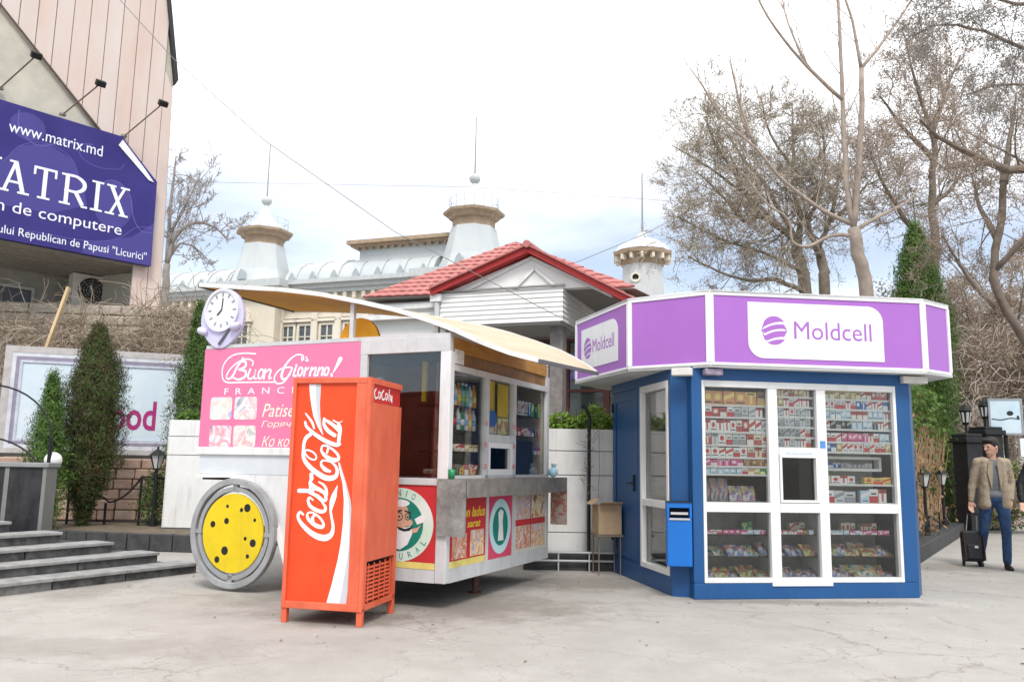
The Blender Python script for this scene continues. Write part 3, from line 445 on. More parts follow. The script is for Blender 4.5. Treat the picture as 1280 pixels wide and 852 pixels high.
# ---------------------------------------------------------------- white planters
def planter(name,label,loc,rz,w,h,rows,depth=.6):
    t=thing(name,label,'planter',loc,rz); MB().box(.01,.02,0,w-.01,depth,h-.02).build('box',mat('planter_core',(.3,.3,.3),.8),t)
    z=h
    for r_ in rows:
        x=0
        n=max(1,round(w/.95))
        for i in range(n): MB().box(w*i/n+.004,0,z-r_+.007,w*(i+1)/n-.004,.03,z-.005).build('panel',white,t,bevel=.004)
        MB().box(-.012,.004,z-r_+.007,.0,depth,z-.005).build('panel',white,t)
        z-=r_
    MB().box(.02,.05,h-.05,w-.02,depth-.02,h-.03).build('soil',soil,t)
    return t
planter('white_planter','white panelled planter left of the trailer wheel, dark thuja behind it','' or (-5.53,13.45,.235),R(-4),1.9,1.74,[.27,.3,1.15])
planter('white_planter','white panelled planter between the trailer and the blue kiosk','' or (.2,11.15,.22),R(2),2.6,1.62,[.3,.32,.75,.25],.7)
ivyg=leafmat('fresh_leaf',(.14,.26,.035),(.30,.42,.08)); thg=leafmat('thuja_green',(.035,.075,.016),(.085,.15,.03)); thg2=leafmat('thuja_bright',(.06,.125,.022),(.14,.25,.045)); brn=leafmat('bronze_needle',(.04,.038,.016),(.115,.085,.035)); dry=leafmat('dry_leaf',(.20,.12,.055),(.33,.22,.11)); bark=mat('grey_bark',(.16,.13,.105),.9,var=.35,vs=12,bump=.5,bs=20); vinem=mat('dry_vine',(.35,.28,.21),.9,var=.3,vs=10)
def hedge(label,loc,size,n,mats,leaf=.05):
    t=thing('planter_hedge',label,'plant',loc); C=NP.uniform(-1,1,(n,3)); C=C*np.array(size)/2; C[:,2]=np.abs(C[:,2])*(.65+.35*np.sin(C[:,0]*9+1)*np.cos(C[:,0]*4)); Nn=C/np.array(size)+NP.normal(size=(n,3))*.6; Nn[:,2]+=.5
    cloud('foliage',C,Nn,leaf,mats,t,aspect=.6); m=MB()
    for i in range(14): x=rnd(-.45,.45)*size[0]; m.tube([(x,0,-.1),(x+rnd(-.1,.1),rnd(-.1,.1),size[2]*.4)],.006,4)
    m.build('stems',bark,t)
hedge('fresh green leafy plants growing in the planter beside the kiosk','' or (1.1,11.45,1.83),(1.9,.4,.75),1500,ivyg,.05)
hedge('clipped green plant in the planter beside the pink trailer panel','' or (-4.9,13.75,1.97),(1.2,.4,.55),700,thg2,.05)
pl=thing('iron_trellis_pole','thin dark iron pole with dry vine in front of the white planter','pole',(1.045,11.0,0)); MB().tube([(0,0,.0),(0,0,2.0),(-.04,0,2.1),(-.1,0,2.14)],.024,6).build('pole',black,pl)
m=MB(); m.tube([(.13,0,1.9),(.14,.02,1.3),(.12,0,.9)],.006,4); m.tube([(.13,.02,.75),(.12,0,.2)],.008,4)
for i in range(26):
    z=rnd(.9,1.75); a=rnd(-1,1); m.tube([(0,0,z),(a*.07,-.03,z+rnd(-.05,.05)),(a*rnd(.08,.22),-.02,z+rnd(-.05,.1))],.005,4)
m.build('dry_vine',vinem,pl)
rl=thing('low_rail','two thin white rails below the planter beside the kiosk','railing',(.35,10.95,0),R(1)); 
for z in (.235,.13): MB().tube([(0,0,z),(1.35,0,z)],.014,6).build('rail',alu,rl)
for x in (.3,.7,1.1): MB().tube([(x,0,0),(x,0,.235)],.01,5).build('post',alu,rl)
MB().box(.2,11.02,0,2.8,11.3,.22).build('plinth',kerbm); tag(bpy.data.objects['plinth'],'dark stone plinth under the white planter beside the kiosk','plinth')
bx=thing('cardboard_box','open brown cardboard box on the ledge against the kiosk door','box',(1.24,10.75,.5),R(10)); cb=mat('cardboard',(.42,.30,.19),.85,var=.12)
MB().box(-.14,-.15,0,.16,.15,.012).box(-.14,-.15,.012,-.128,.15,.36).box(.148,-.15,.012,.16,.15,.36).box(-.128,-.15,.012,.148,-.138,.36).box(-.128,.138,.012,.148,.15,.36).build('carton',cb,bx); m=MB(); m.obox((.01,-.2,.38),(.28,.12,.006),M=Matrix.Rotation(R(-20),3,'X')); m.obox((-.18,0,.4),(.12,.28,.006),M=Matrix.Rotation(R(-35),3,'Y')); m.build('flap',cb,bx)
st_=thing('folding_stand','plain timber stand carrying the cardboard box','stand',(1.24,10.75,0),R(10)); MB().box(-.16,-.16,.47,.18,.16,.495).build('top',mat('stand_wood',(.2,.16,.13),.7),st_)
for x,y in ((-.13,-.13),(.15,-.13),(-.13,.13),(.15,.13)): MB().bar((x,y,0),(x,y,.47),.014).build('leg',MATS['stand_wood'],st_)

# ---------------------------------------------------------------- conifers
def conifer(label,loc,h,prof,n,mats,leaf=.06,seed=1,idxp=None,lean=0,rag=.12):
    t=thing('conifer_tree',label,'tree',loc); rs=np.random.RandomState(seed)
    m=MB(); m.tube([(0,0,-.3),(.02,0,h*.5),(lean*.5,0,h*.96)],[.05,.035,.008],7)
    zs=np.array([p[0] for p in prof]); rr=np.array([p[1] for p in prof])
    for i in range(60):
        z=rs.uniform(.05,.9); a=rs.uniform(0,6.28); r_=np.interp(z,zs,rr)*.8; m.tube([(0,0,z*h),(r_*.6*math.cos(a),r_*.6*math.sin(a),z*h+.05),(r_*math.cos(a),r_*math.sin(a),z*h+.16)],[.012,.008,.003],4)
    m.build('trunk',bark,t)
    # sprays: clumps of flat leaf fans pointing up and outward
    nc=n//14; zz=rs.uniform(0,1,nc)**.85; R0=np.interp(zz,zs,rr); aa=rs.uniform(0,2*PI,nc); k=rs.uniform(.2,1.0,nc)**.5*(1+.12*np.sin(aa*3+zz*23)+rag*np.sin(aa*2+zz*h*5.1+seed)*np.sin(zz*h*9.7+aa)+.13*rs.normal(size=nc))
    Cc=np.stack([R0*k*np.cos(aa)+lean*.5*zz,R0*k*np.sin(aa),zz*h],1); C=np.repeat(Cc,14,0)+rs.normal(size=(nc*14,3))*np.array([.055,.055,.1])*leaf/.04
    D=C-np.array([0,0,1])*C[:,2:3]; Nn=D+rs.normal(size=C.shape)*.5*np.maximum(.05,np.linalg.norm(D,axis=1,keepdims=True)); Nn[:,2]+=.1
    idx=None
    if idxp: 
        q=np.repeat(rs.rand(nc)<idxp,14); idx=q.astype(int)
    Td=D/(np.linalg.norm(D,axis=1,keepdims=True)+.05)*.8+np.repeat(rs.normal(size=(nc,3))*.55,14,0); Td[:,2]+=.95; cloud('crown',C,Nn,leaf,mats,t,idx=idx,aspect=.2,tdir=Td); return t
conifer('small bright green conical thuja in front of the billboard','' or (-7.24,13.0,.235),2.35,[(0,.22),(.15,.3),(.5,.28),(.8,.14),(1,.01)],24000,[thg2,thg],.032,3,.35)
conifer('tall bronze green conifer with ragged top hiding the billboard letters','' or (-6.98,13.8,.235),3.25,[(0,.04),(.1,.12),(.22,.36),(.45,.5),(.62,.5),(.76,.4),(.88,.24),(1,.03)],90000,[brn,thg],.028,5,.4,rag=.26)
conifer('dark green conical thuja between the billboard and the pink trailer','' or (-5.68,14.8,.235),3.85,[(0,.3),(.3,.45),(.55,.42),(.8,.2),(1,.01)],30000,[thg,thg2],.036,8,.3)
conifer('tall bright green thuja rising behind the kiosk roof','' or (10.05,20.0,0),7.35,[(0,.5),(.3,.72),(.6,.72),(.75,.6),(.87,.4),(.95,.2),(1,.03)],60000,[thg2,thg],.056,9,.2)
conifer('small round bush at the foot of the lantern by the stone wall','' or (-6.02,14.25,.235),.85,[(0,.12),(.3,.26),(.7,.25),(1,.02)],2500,[thg],.04,10)
# dry vines scrambling over the billboard and wall
def tangle(name,label,boxes,n,r_=.007,leaf=0,m_=None):
    m=MB()
    for (a,b) in boxes:
        for i in range(n):
            p=Vector([rnd(a[j],b[j]) for j in range(3)]); d=Vector((rnd(-1,1),rnd(-.3,.3),rnd(-.3,1))).normalized(); P=[p]; L_=rnd(.08,.2)
            for k in range(rnd(4,9).__int__()):
                d=(d+Vector((rnd(-.5,.5),rnd(-.3,.3),rnd(-.75,.45)))).normalized(); P.append(P[-1]+d*L_)
            m.tube(P,[r_*(1-.6*k/len(P)) for k in range(len(P))],3,False)
    return tag(m.build(name,m_ or vinem),label,'vine',kind='stuff')
tangle('dry_vines','tangle of leafless brown vines above the billboard',[((-10.8,16.0,2.9),(-8.2,17.2,4.1)),((-9.2,16.2,2.9),(-6.0,17.2,3.8)),((-8.1,16.9,3.4),(-6.2,17.9,4.5))],600,.009)
m=MB(); rs=random.Random(4)
rub=[mat('rubble_%d'%i,c,.9,var=.25,vs=4,bump=.4,bs=10) for i,c in enumerate([(.46,.40,.34),(.42,.36,.30),(.50,.45,.385)])]
rw=thing('rubble_wall','rough pale stone wall seen over the billboard beside the trailer clock','wall',(-9.5,18.2,0),R(6)); MB().box(-2.2,.1,0,2.75,.6,4.75).build('core',MATS['mortar'],rw)
for r_ in range(8):
    x=-2.1+rnd(0,.2)
    while x<2.6:
        w=rnd(.35,.7); MB().box(x+.012,rnd(0,.06),2.9+r_*.23+.01,x+w-.012,.14,2.9+r_*.23+.22).build('stone',random.choice(rub),rw,bevel=.03); x+=w
# ---------------------------------------------------------------- pavilion with the red roof
PV=thing('red_roof_pavilion','white clapboard pavilion with red tiled roof behind the food trailer','building',(.894,14.5,0),R(-20))
redt=mat('red_roof_tile',(.44,.165,.15),.55,var=.18,vs=4,bump=.1); redf=mat('red_fascia',(.40,.03,.028),.4,var=.1); clap=mat('white_clapboard',(.76,.75,.73),.5,var=.08,vs=2,bump=.04); wfr=mat('brown_frame',(.115,.04,.03),.5,var=.2)
Lc,Rc,Ap=Vector((-4.08,0,4.53)),Vector((1.25,.3,4.5)),Vector((-1.65,2.06,6.0))
m=MB(); nr=13
nrm=((Rc-Lc).cross(Ap-Lc)).normalized()
for j in range(nr):
    t0,t1=j/nr,(j+1)/nr; a0,b0=Lc.lerp(Ap,t0),Rc.lerp(Ap,t0); a1,b1=Lc.lerp(Ap,min(1,t1+.01)),Rc.lerp(Ap,min(1,t1+.01)); n=max(2,int((b0-a0).length/.045)); V=[]
    for i in range(n+1):
        s_=i/n; p=a0.lerp(b0,s_); q=a1.lerp(b1,s_); xx=(p.x+4)/.19; off=.02*abs(math.sin(xx*PI)); V+=[p+nrm*(off+.026),q+nrm*(off+.006),p+nrm*off*.2]
    f=[]
    for i in range(n): f+= [(3*i,3*i+3,3*i+4,3*i+1),(3*i+2,3*i+5,3*i+3,3*i)]
    m.add(V,f)
m.build('roof_tiles',redt,PV,kind='stuff')
m=MB(); m.add([Lc,Rc,Ap,(2.4,6,4.5),(-5,6,4.5)],[(0,1,2),(1,3,2),(3,4,2),(4,0,2),(0,4,3,1)]); m.build('roof_deck',mat('roof_under',(.3,.28,.26),.8),PV,loc=(0,0,-.02))
FP=LF()
GL,GA,GR=(-2.55,4.5),(-.62,5.2),(1.35,4.1)
def rake(a,b,d0,d1,o0,o1,nm,mt):
    dx,dz=b[0]-a[0],b[1]-a[1]; l=math.hypot(dx,dz); n_=(-dz/l,dx/l)
    if n_[1]<0: n_=(-n_[0],-n_[1])
    return MB().prism(FP,[(a[0]+n_[0]*o0,a[1]+n_[1]*o0),(b[0]+n_[0]*o0,b[1]+n_[1]*o0),(b[0]+n_[0]*o1,b[1]+n_[1]*o1),(a[0]+n_[0]*o1,a[1]+n_[1]*o1)],d0,d1).build(nm,mt,PV)
rake(GL,GA,-.3,.16,-.03,.075,'fascia_board',redf); rake(GA,GR,-.3,.163,-.035,.075,'fascia_board',redf)
# tiles of the little front gable
for (a,b,sg_) in ((GL,GA,1),(GA,GR,-1)):
    m=MB(); a_=Vector((a[0],-.22,a[1]+.08)); b_=Vector((b[0],-.22,b[1]+.08)); L_=(b_-a_).length; n=int(L_/.19)
    for i in range(n):
        p,q=a_.lerp(b_,i/n),a_.lerp(b_,(i+.96)/n); lo,hi=(p,q) if sg_>0 else (q,p)
        m.add([lo+Vector((0,0,.045)),lo,hi+Vector((0,0,.0)),hi+Vector((0,0,.02)),lo+Vector((0,1.3,.045)),lo+Vector((0,1.3,0)),hi+Vector((0,1.3,0)),hi+Vector((0,1.3,.02))],[(0,1,2,3),(4,7,6,5),(0,4,5,1),(3,2,6,7),(0,3,7,4),(1,5,6,2)])
    m.build('gable_tiles',redt,PV,kind='stuff')
m=MB(); m.tube([(-.62,-.25,5.3),(-.62,1.2,5.34)],.07,8); m.build('ridge_tile',redt,PV)
MB().prism(FP,[(-2.45,4.5),(.6,4.5),(-.62,5.14)],-.3,-.06).build('gable_wall',clap,PV)
for a,b in (((-2.0,4.52),(-.62,5.1)),((-.62,5.1),(.9,4.3)),((-.95,4.53),(-.55,4.9)),((-.55,4.9),(-.15,4.55))): MB().bar((a[0],.03,a[1]),(b[0],.03,b[1]),.03,.05).build('batten',white,PV)
n=7
for i in range(n):
    z0=3.9+.62*i/n; z1=3.9+.62*(i+1)/n
    m=MB(); m.add([(-2.4,-.018,z0),(0.018,-.018,z0),(.0,0,z1),(-2.4,0,z1),(-2.4,.05,z0),(0,.05,z0),(0,.05,z1),(-2.4,.05,z1)],[(0,1,2,3),(4,7,6,5),(0,4,5,1),(3,2,6,7),(0,3,7,4),(1,5,6,2)]); m.build('clapboard',clap,PV)
    m=MB(); m.add([(.018,-.016,z0),(.018,2.5,z0),(0,2.5,z1),(.0,0.0,z1),(-.05,.055,z0),(-.05,2.5,z0),(-.05,2.5,z1),(-.05,.055,z1)],[(0,1,2,3),(4,7,6,5),(0,4,5,1),(3,2,6,7),(0,3,7,4),(1,5,6,2)]); m.build('clapboard',clap,PV)
MB().box(-2.5,-.06,4.53,.05,.0,4.56).build('trim',mat('grey_trim',(.25,.24,.23),.6),PV); MB().box(-2.4,.06,3.86,-.06,5,3.9).build('soffit',mat('grey_soffit',(.42,.42,.4),.7,var=.1),PV)
MB().box(-4.0,.3,3.55,-2.42,.5,4.46).build('side_wall',clap,PV); MB().box(-4.1,.12,4.1,-2.42,.3,4.2).box(-4.06,.16,4.3,-2.42,.3,4.4).build('moulding',white,PV)
MB().tube([(-2.46,-.03,4.4),(-2.46,-.03,2.0)],.055,10).build('downpipe',alu,PV); MB().box(-2.58,-.1,4.36,-2.36,.03,4.5).build('gutter_box',white,PV)
post=mat('grey_stone_post',(.22,.20,.185),.8,var=.3,vs=9,bump=.3)
MB().box(-.32,.3,0,-.08,.54,3.86).build('post',post,PV); MB().box(-2.1,.3,0,-1.9,.5,3.86).build('post',post,PV); MB().box(2.3,.4,0,2.5,.6,4.0).build('post',post,PV)
MB().box(-4.6,.6,0,-3.9,4,4.3).build('side_wall',clap,PV)
# glazed front
dglass=mat('dim_window_glass',(.05,.065,.055),.06,var=.5,vs=1.2,spec=.8)
for i,(x0,x1) in enumerate([(-2.1,-1.2),(-1.2,-.45),(-.35,.45),(.45,1.25),(1.25,2.4)]):
    w=MB().box(x0,1.5,.9,x1,1.53,3.8).build('window',dglass,PV); m=MB(); F=LF(0,1.5,0); m.frame(F,x0,.9,x1,3.8,.06,0,.05); m.rect(F,x0+.06,2.0,x1-.06,2.08,.002,.045); m.rect(F,x0+.06,2.75,x1-.06,2.81,.002,.04); m.build('window_frame',wfr,w)
MB().box(-.25,1.4,3.0,.5,1.44,3.7).build('poster',printmat('pavilion_poster',[(.16,.12,.4),(.22,.18,.5),(.05,.1,.06),(.3,.06,.05),(.05,.05,.06)],3.5),PV)
MB().box(-4,1.55,0,3,5.5,.9).build('dado',post,PV); MB().box(-4,5.2,.9,3,5.4,4.2).build('rear_wall',clap,PV)

# ---------------------------------------------------------------- palace with turrets
PA=thing('old_palace','cream nineteenth century palace with silver domed turrets in the background','building',(-2.5,45,0),R(-19.6))
cream=mat('cream_stucco',(.62,.565,.46),.8,var=.12,vs=.6,bump=.05); zinc=mat('pale_zinc_roof',(.44,.47,.48),.5,vs=.5,rgb2=(.52,.545,.55),stretch=(1,1,.4)); brown=mat('brown_cornice',(.37,.275,.19),.7,var=.25,vs=3); trim=mat('stone_trim',(.68,.62,.52),.8,var=.1,vs=1)
MB().box(-26,0,0,3.2,14,11.2).build('wall',cream,PA)
m=MB()
for a,b,dz in ((11.2,11.45,.3),(11.45,11.7,.5),(11.7,11.95,.75)): m.box(-26.2,-dz,a,3.2+dz,14,b)
m.build('cornice',mat('zinc_cornice',(.48,.505,.51),.6,var=.12),PA)
m=MB(); m.box(-26,-.15,10.3,3.3,0,10.5); m.box(-26,-.12,9.75,3.3,0,9.85); [m.box(x,-.28,10.8,x+.22,0,11.18) for x in np.arange(-25.8,3,.62)]; m.build('frieze',trim,PA)
for x0,x1 in ((-12.1,-2.2),(-26,-16.3)):
    m=MB(); pr_=[(.0,11.95),(.12,12.4),(.5,12.95),(1.1,13.35),(1.9,13.6)]; V=[]
    for y,z in pr_: V+=[(x0,y,z),(x1,y,z)]
    V+=[(x0,13,13.7),(x1,13,13.7),(x0,13,11.96),(x1,13,11.96)]; k=len(pr_)+2
    f=[(2*i,2*i+1,2*i+3,2*i+2) for i in range(k-1)]+[tuple(range(0,2*k,2)),tuple(range(2*k-1,0,-2)),(2*k-2,2*k-1,1,0)]; m.add(V,f); m.build('curved_roof',zinc,PA,smooth=True)
    for x in np.arange(x0+.8,x1,1.45): MB().tube([(x,y-.03,z+.03) for y,z in pr_],.03,5).build('roof_rib',mat('zinc_rib',(.47,.49,.5),.6),PA); m=MB(); m.box(x-.2,-.5,11.95,x+.2,-.3,12.15); m.prism(LF(x,-.3,0),[(-.2,12.15),(.2,12.15),(.08,12.35),(0,12.5),(-.08,12.35)],.0,.2); m.build('crest',mat('zinc_crest',(.36,.4,.415),.6),PA)
m=MB(); m.box(-7.5,.9,13.2,-1.2,4,14.05); m.build('attic',zinc,PA); m=MB(); m.box(-7.9,.5,14.05,-.9,4.4,14.2); m.box(-8.1,.3,14.2,-.8,4.5,14.42); m.build('attic_cornice',brown,PA)
for i in range(14): MB().box(-7.6+i*.48,.58,13.93,-7.45+i*.48,.9,14.05).build('bracket',brown,PA)
def turret(x,y,z,s=1.,par=PA,name='turret'):
    O=Vector((x,y,z)); q=PI/8
    def L_(nm,prof,mt,parent,n=8): 
        m=MB(); m.lathe([(r_*s,h*s) for r_,h in prof],O,n,q); return m.build(nm,mt,parent)
    b=L_(name,[(2.05,0),(1.95,.25),(1.7,.9),(1.5,1.7),(1.3,2.6)],zinc,par)
    L_('neck',[(1.22,2.6),(1.22,3.05)],brown,b); L_('capital',[(1.22,3.05),(1.42,3.12),(1.5,3.3),(1.75,3.38),(1.78,3.52),(1.6,3.56)],brown,b)
    L_('dome',[(1.25,3.56),(1.22,3.7),(.95,4.0),(.6,4.3),(.4,4.65),(.3,5.0),(.16,5.1),(.14,5.35)],mat('white_dome',(.58,.6,.61),.5,var=.06),b,16).data.polygons.foreach_set('use_smooth',[True]*(16*7+2))
    m=MB(); m.ell(O+Vector((0,0,5.6*s)),(.33*s,.33*s,.3*s),12,8); m.build('ball',zinc,b,smooth=True)
    m=MB(); m.tube([O+Vector((0,0,5.8*s)),O+Vector((0,0,6.1*s)),O+Vector((0,0,9.35*s))],[.07,.045,.03],5); m.build('spire',mat('spire_grey',(.28,.29,.3),.6),b)
    m=MB()
    for j in range(16):
        a=2*PI*j/16; p=O+Vector((1.42*s*math.cos(a),1.42*s*math.sin(a),3.56*s)); m.tube([p,p+Vector((0,0,.75*s))],.018,3)
    for h in (3.95,4.3): m.tube([O+Vector((1.42*s*math.cos(2*PI*j/16),1.42*s*math.sin(2*PI*j/16),h*s)) for j in range(17)],.018,3,False)
    m.build('balustrade',mat('pale_iron',(.5,.53,.55),.6),b)
    [MB().prism(fr(O+Vector((1.75*s*math.cos(a),1.75*s*math.sin(a),0)),(-math.sin(a),math.cos(a),0),(0,0,1)),[(-.3,.1),(.3,.1),(.15,.55),(0,.75),(-.15,.55)],0,.3).build('crest',MATS['zinc_crest'],b) for a in [-PI/2+j*PI/2 for j in range(4)]]
turret(0,.6,11.95); turret(-14.2,.6,11.95)
for cx in (-14.2,0): MB().box(cx-2.2,-.9,0,cx+2.2,0,11.2).build('tower_wall',cream,PA); m=MB(); m.box(cx-2.6,-1.3,11.2,cx+2.6,0,11.5); m.box(cx-2.9,-1.6,11.5,cx+2.9,0,11.94); m.build('tower_cornice',MATS['zinc_cornice'],PA)
pane=mat('palace_pane',(.10,.12,.13),.15,var=.3,vs=1)
for cx,yy in [(-14.2,-.9)]+[(x,0) for x in (-11.6,-10.4,-8.9,-7.3,-5.3,-3.4)]+[(0,-.9)]:
    hw=.42
    w=MB().box(cx-hw,yy-.03,7.2,cx+hw,yy+.05,9.3).build('window',pane,PA); F=LF(cx,yy,0); m=MB(); m.frame(F,-hw-.12,7.1,hw+.12,9.42,.14,.02,.12); m.rect(F,-.04,7.2,.04,9.28,.03,.07); m.rect(F,-hw,8.6,hw,8.66,.03,.07); m.rect(F,-hw-.3,9.5,hw+.3,9.66,0,.25); m.build('window_frame',trim,w)
for x in (-12.5,-12.1,-9.7,-8.1,-6.3,-4.4,-16.1,-12.3): MB().box(x-.2,-.25,6,x+.2,0,10.28).build('pilaster',trim,PA)
m=MB(); m.ring(LF(-14.2,-.9,0),0,9.9,.25,.5,0,.12,20); m.build('roundel',trim,PA)
# wing with the third turret
PW=thing('palace_wing','white palace wing with a bracketed round turret rising behind the kiosk','building',(6.92,43,0),R(-10))
MB().box(-6,0,0,9,8,9.6).build('wall',cream,PW); m=MB(); m.lathe([(1.35,8),(1.2,10.6),(1.1,11.9)],(0,0,0),8,PI/8); m.build('turret',mat('white_turret',(.5,.51,.51),.6,var=.06),PW)
m=MB(); m.lathe([(1.12,11.9),(1.2,12.0),(1.2,12.3),(1.62,12.42),(1.66,12.6),(1.4,12.65)],(0,0,0),8,PI/8); m.build('turret_cornice',brown,PW)
for j in range(16):
    a=2*PI*j/16; MB().obox((1.38*math.cos(a),1.38*math.sin(a),12.25),(.3,.14,.28),a).build('bracket',trim,PW)
m=MB(); m.lathe([(1.5,12.65),(1.35,12.95),(.9,13.25),(.35,13.4),(.25,13.7),(.1,13.8)],(0,0,0),16); m.build('dome',MATS['white_dome'],PW,smooth=True); m=MB(); m.tube([(0,0,13.8),(0,0,17.1)],[.06,.03],5); m.build('spire',MATS['spire_grey'],PW)
m=MB(); m.ring(LF(-.35,-1.06,0),0,11.1,.17,.27,.0,.1,20); m.build('roundel',trim,PW); MB().disc(LF(-.35,-1.06,0),0,11.1,.17,.17,-.02,.02,20).build('oculus',dark,PW)
# overhead cables
cab=mat('overhead_cable',(.2,.19,.18),.6,var=0)
for lab,P,r_ in (('long thin overhead cable sloping from the pink building across the sky',[(-9,16.2,11.3),(-7.28,14,9.62),(-6.19,14,8.47),(-4.48,14,6.98),(-2.07,14,5.33),(.82,14,3.87),(1.9,14.0,3.5)],.0065),('thin cable between the red roof and the right hand turret',[(1.4,28,8.2),(2.34,30,8.84),(4.89,30,9.96),(9,30,12.3)],.014),('faint high cable crossing the sky between the turret spires',[(-30,52,19.3),(-2.5,48,17.9),(9,44,15.9),(16,42,15.2)],.012)):
    m=MB(); m.tube(P,r_,4,False); tag(m.build('overhead_cable',cab),lab,'cable',group='overhead cables')
# ---------------------------------------------------------------- food trailer
T=thing('food_trailer','white and pink snack trailer with curved orange canopy and large spoked wheel','trailer',(-.59,7.87,0),R(-24.2))
tglass=glassmat('trailer_glass',(.97,.98,.97),.3)
F=LF(); G=RF(); pinkp=mat('pink_panel',(.72,.205,.36),.4,vs=.8,rgb2=(.69,.18,.33),spec=.2,grime=.12,gcol=(.5,.2,.3)); bandm=mat('grey_band',(.60,.63,.66),.35,var=.06); yel=mat('yellow_strip',(.72,.60,.18),.5,var=.15,vs=6)
tw=mat('trailer_white',(.68,.685,.69),.4,var=.09,vs=2.5,bump=.03,grime=.4); redp=mat('red_print',(.52,.035,.04),.4,var=.14,vs=2,grime=.25,gcol=(.3,.08,.07)); orange=mat('orange_ply',(.72,.34,.03),.6,vs=3,rgb2=(.60,.25,.02),spec=.15,stretch=(1,.25,1)); creamw=mat('cream_ply',(.52,.44,.33),.6,vs=3,rgb2=(.44,.345,.23),stretch=(1,.2,1))
arch=[(-3.08,1.17),(-2.62,1.18),(-2.38,1.14),(-2.2,1.02),(-2.05,.84),(-1.94,.64),(-1.84,.4),(-1.78,.245)]
low=MB().prism(F,arch+[(-.06,.245),(-.06,1.14),(-.98,1.14),(-.98,1.2),(-3.08,1.2)],-.035,0).build('lower_body',tw,T)
m=MB(); 
for a,b in zip(arch[:-1],arch[1:]): m.bar((a[0],-.02,a[1]),(b[0],-.02,b[1]),.05,.04)
m.build('fender_rim',white,T)
MB().rect(F,-3.08,1.2,-.98,1.4,-.03,.004).build('band',bandm,T); MB().rect(F,-3.1,1.4,-.98,1.48,-.03,.03).build('ledge',white,T,bevel=.006)
MB().rect(F,-3.1,1.478,-1.03,2.555,-.03,.014).build('pink_panel',pinkp,T)
FB=LF(0,-.014,0)
m=MB(); wl=mat('white_script',(.86,.80,.82),.4,var=0)
for i,(P,w) in enumerate(BUON): m.stroke(FB,P,[q*1.15 for q in w],.0005,.0012+.00012*i,4)
m.build('lettering',wl,T)
text('lettering','F  R  A  N  C  E',FB,-2.78,2.045,.98,.07,wl,T,.0005,.0015)
cre=mat('cream_lettering',(.86,.78,.62),.45,var=0)
text('lettering','Patiserie',FB,-2.24,1.8,.62,.14,cre,T,.0005,.0015,shear=.3); text('lettering','Горячие',FB,-2.24,1.675,.55,.085,cre,T,.0005,.0015,shear=.25); text('lettering','Ко ко',FB,-2.22,1.49,.36,.11,cre,T,.0005,.0015,shear=.3)
pf=[printmat('pastry_photo_%d'%i,c,s_) for i,(c,s_) in enumerate([([(.35,.40,.62),(.75,.72,.76),(.78,.55,.52),(.80,.72,.66),(.82,.8,.8)],4.5),([(.30,.32,.4),(.8,.76,.76),(.75,.45,.47),(.82,.74,.72),(.8,.82,.82)],5),([(.22,.16,.2),(.75,.45,.5),(.78,.74,.78),(.7,.3,.36),(.75,.82,.78)],5.5),([(.5,.42,.45),(.72,.8,.72),(.75,.38,.42),(.8,.7,.66),(.6,.62,.6)],5)])]
def rrect(x0,y0,x1,y1,r_):
    P=[]
    for cx,cy,a in ((x1-r_,y1-r_,0),(x0+r_,y1-r_,90),(x0+r_,y0+r_,180),(x1-r_,y0+r_,270)): P+=[(cx+r_*math.cos(R(a+k*22.5)),cy+r_*math.sin(R(a+k*22.5))) for k in range(5)]
    return P
for q,mt in zip([(-2.965,1.775,-2.66,2.02),(-2.625,1.775,-2.315,2.018),(-2.95,1.48,-2.645,1.712),(-2.615,1.48,-2.31,1.712)],pf): MB().prism(FB,rrect(*q,.035),.0005,.0025).build('photo_print',mt,T)
# upper right of the long side: rail, posts, pane
MB().rect(F,-1.03,2.42,.0,2.57,-.06,.012).build('top_rail',alu,T,bevel=.004); MB().rect(F,-1.03,1.2,-.945,2.42,-.06,.01).build('post',alu,T,bevel=.004); MB().box(-.1,-.013,1.2,.014,.07,2.42).build('corner_post',tw,T,bevel=.006)
MB().rect(F,-.945,1.14,-.1,1.205,-.08,.02).build('sill',alu,T,bevel=.004); MB().box(-.098,-.012,.245,.013,.07,1.2).build('corner_post',alu,T,bevel=.006)
MB().rect(F,-.945,1.205,-.1,2.42,-.03,-.024).build('window_pane',glassmat('long_side_glass',(.95,.96,.96),1.6),T)
MB().rect(F,-.98,.425,-.1,1.14,.002,.008).build('red_panel',redp,T); MB().rect(F,-.98,.365,-.1,.424,.002,.01).build('yellow_strip',yel,T); MB().rect(F,-1.0,.245,-.1,.36,.002,.014).build('skirt',alu,T)
# round emblem on the long side
FE=LF(0,-.008,0); grn=mat('emblem_green',(.015,.20,.15),.4,var=.1); pgr=mat('emblem_pale_green',(.45,.66,.50),.4,vs=1.5,rgb2=(.72,.76,.74)); ink=mat('ink',(.02,.03,.03),.5,var=0); skin_=mat('print_skin',(.62,.36,.25),.5,var=.1); bw_=mat('print_white',(.75,.75,.76),.5,var=.05)
em=MB().disc(FE,-.5,.765,.375,.345,.0005,.002,40).build('emblem',pgr,T); MB().disc(FE,-.5,.765,.265,.25,.002,.0032,40).build('emblem_field',grn,em)
m=MB(); m.disc(FE,-.52,.84,.125,.15,.0032,.0042); m.disc(FE,-.4,.785,.05,.034,.0032,.0046); m.disc(FE,-.62,.8,.03,.045,.0032,.0048); m.prism(FE,[(-.4,.72),(-.3,.74),(-.26,.77),(-.3,.7),(-.4,.68)],.0032,.0046); m.build('emblem_face',skin_,em)
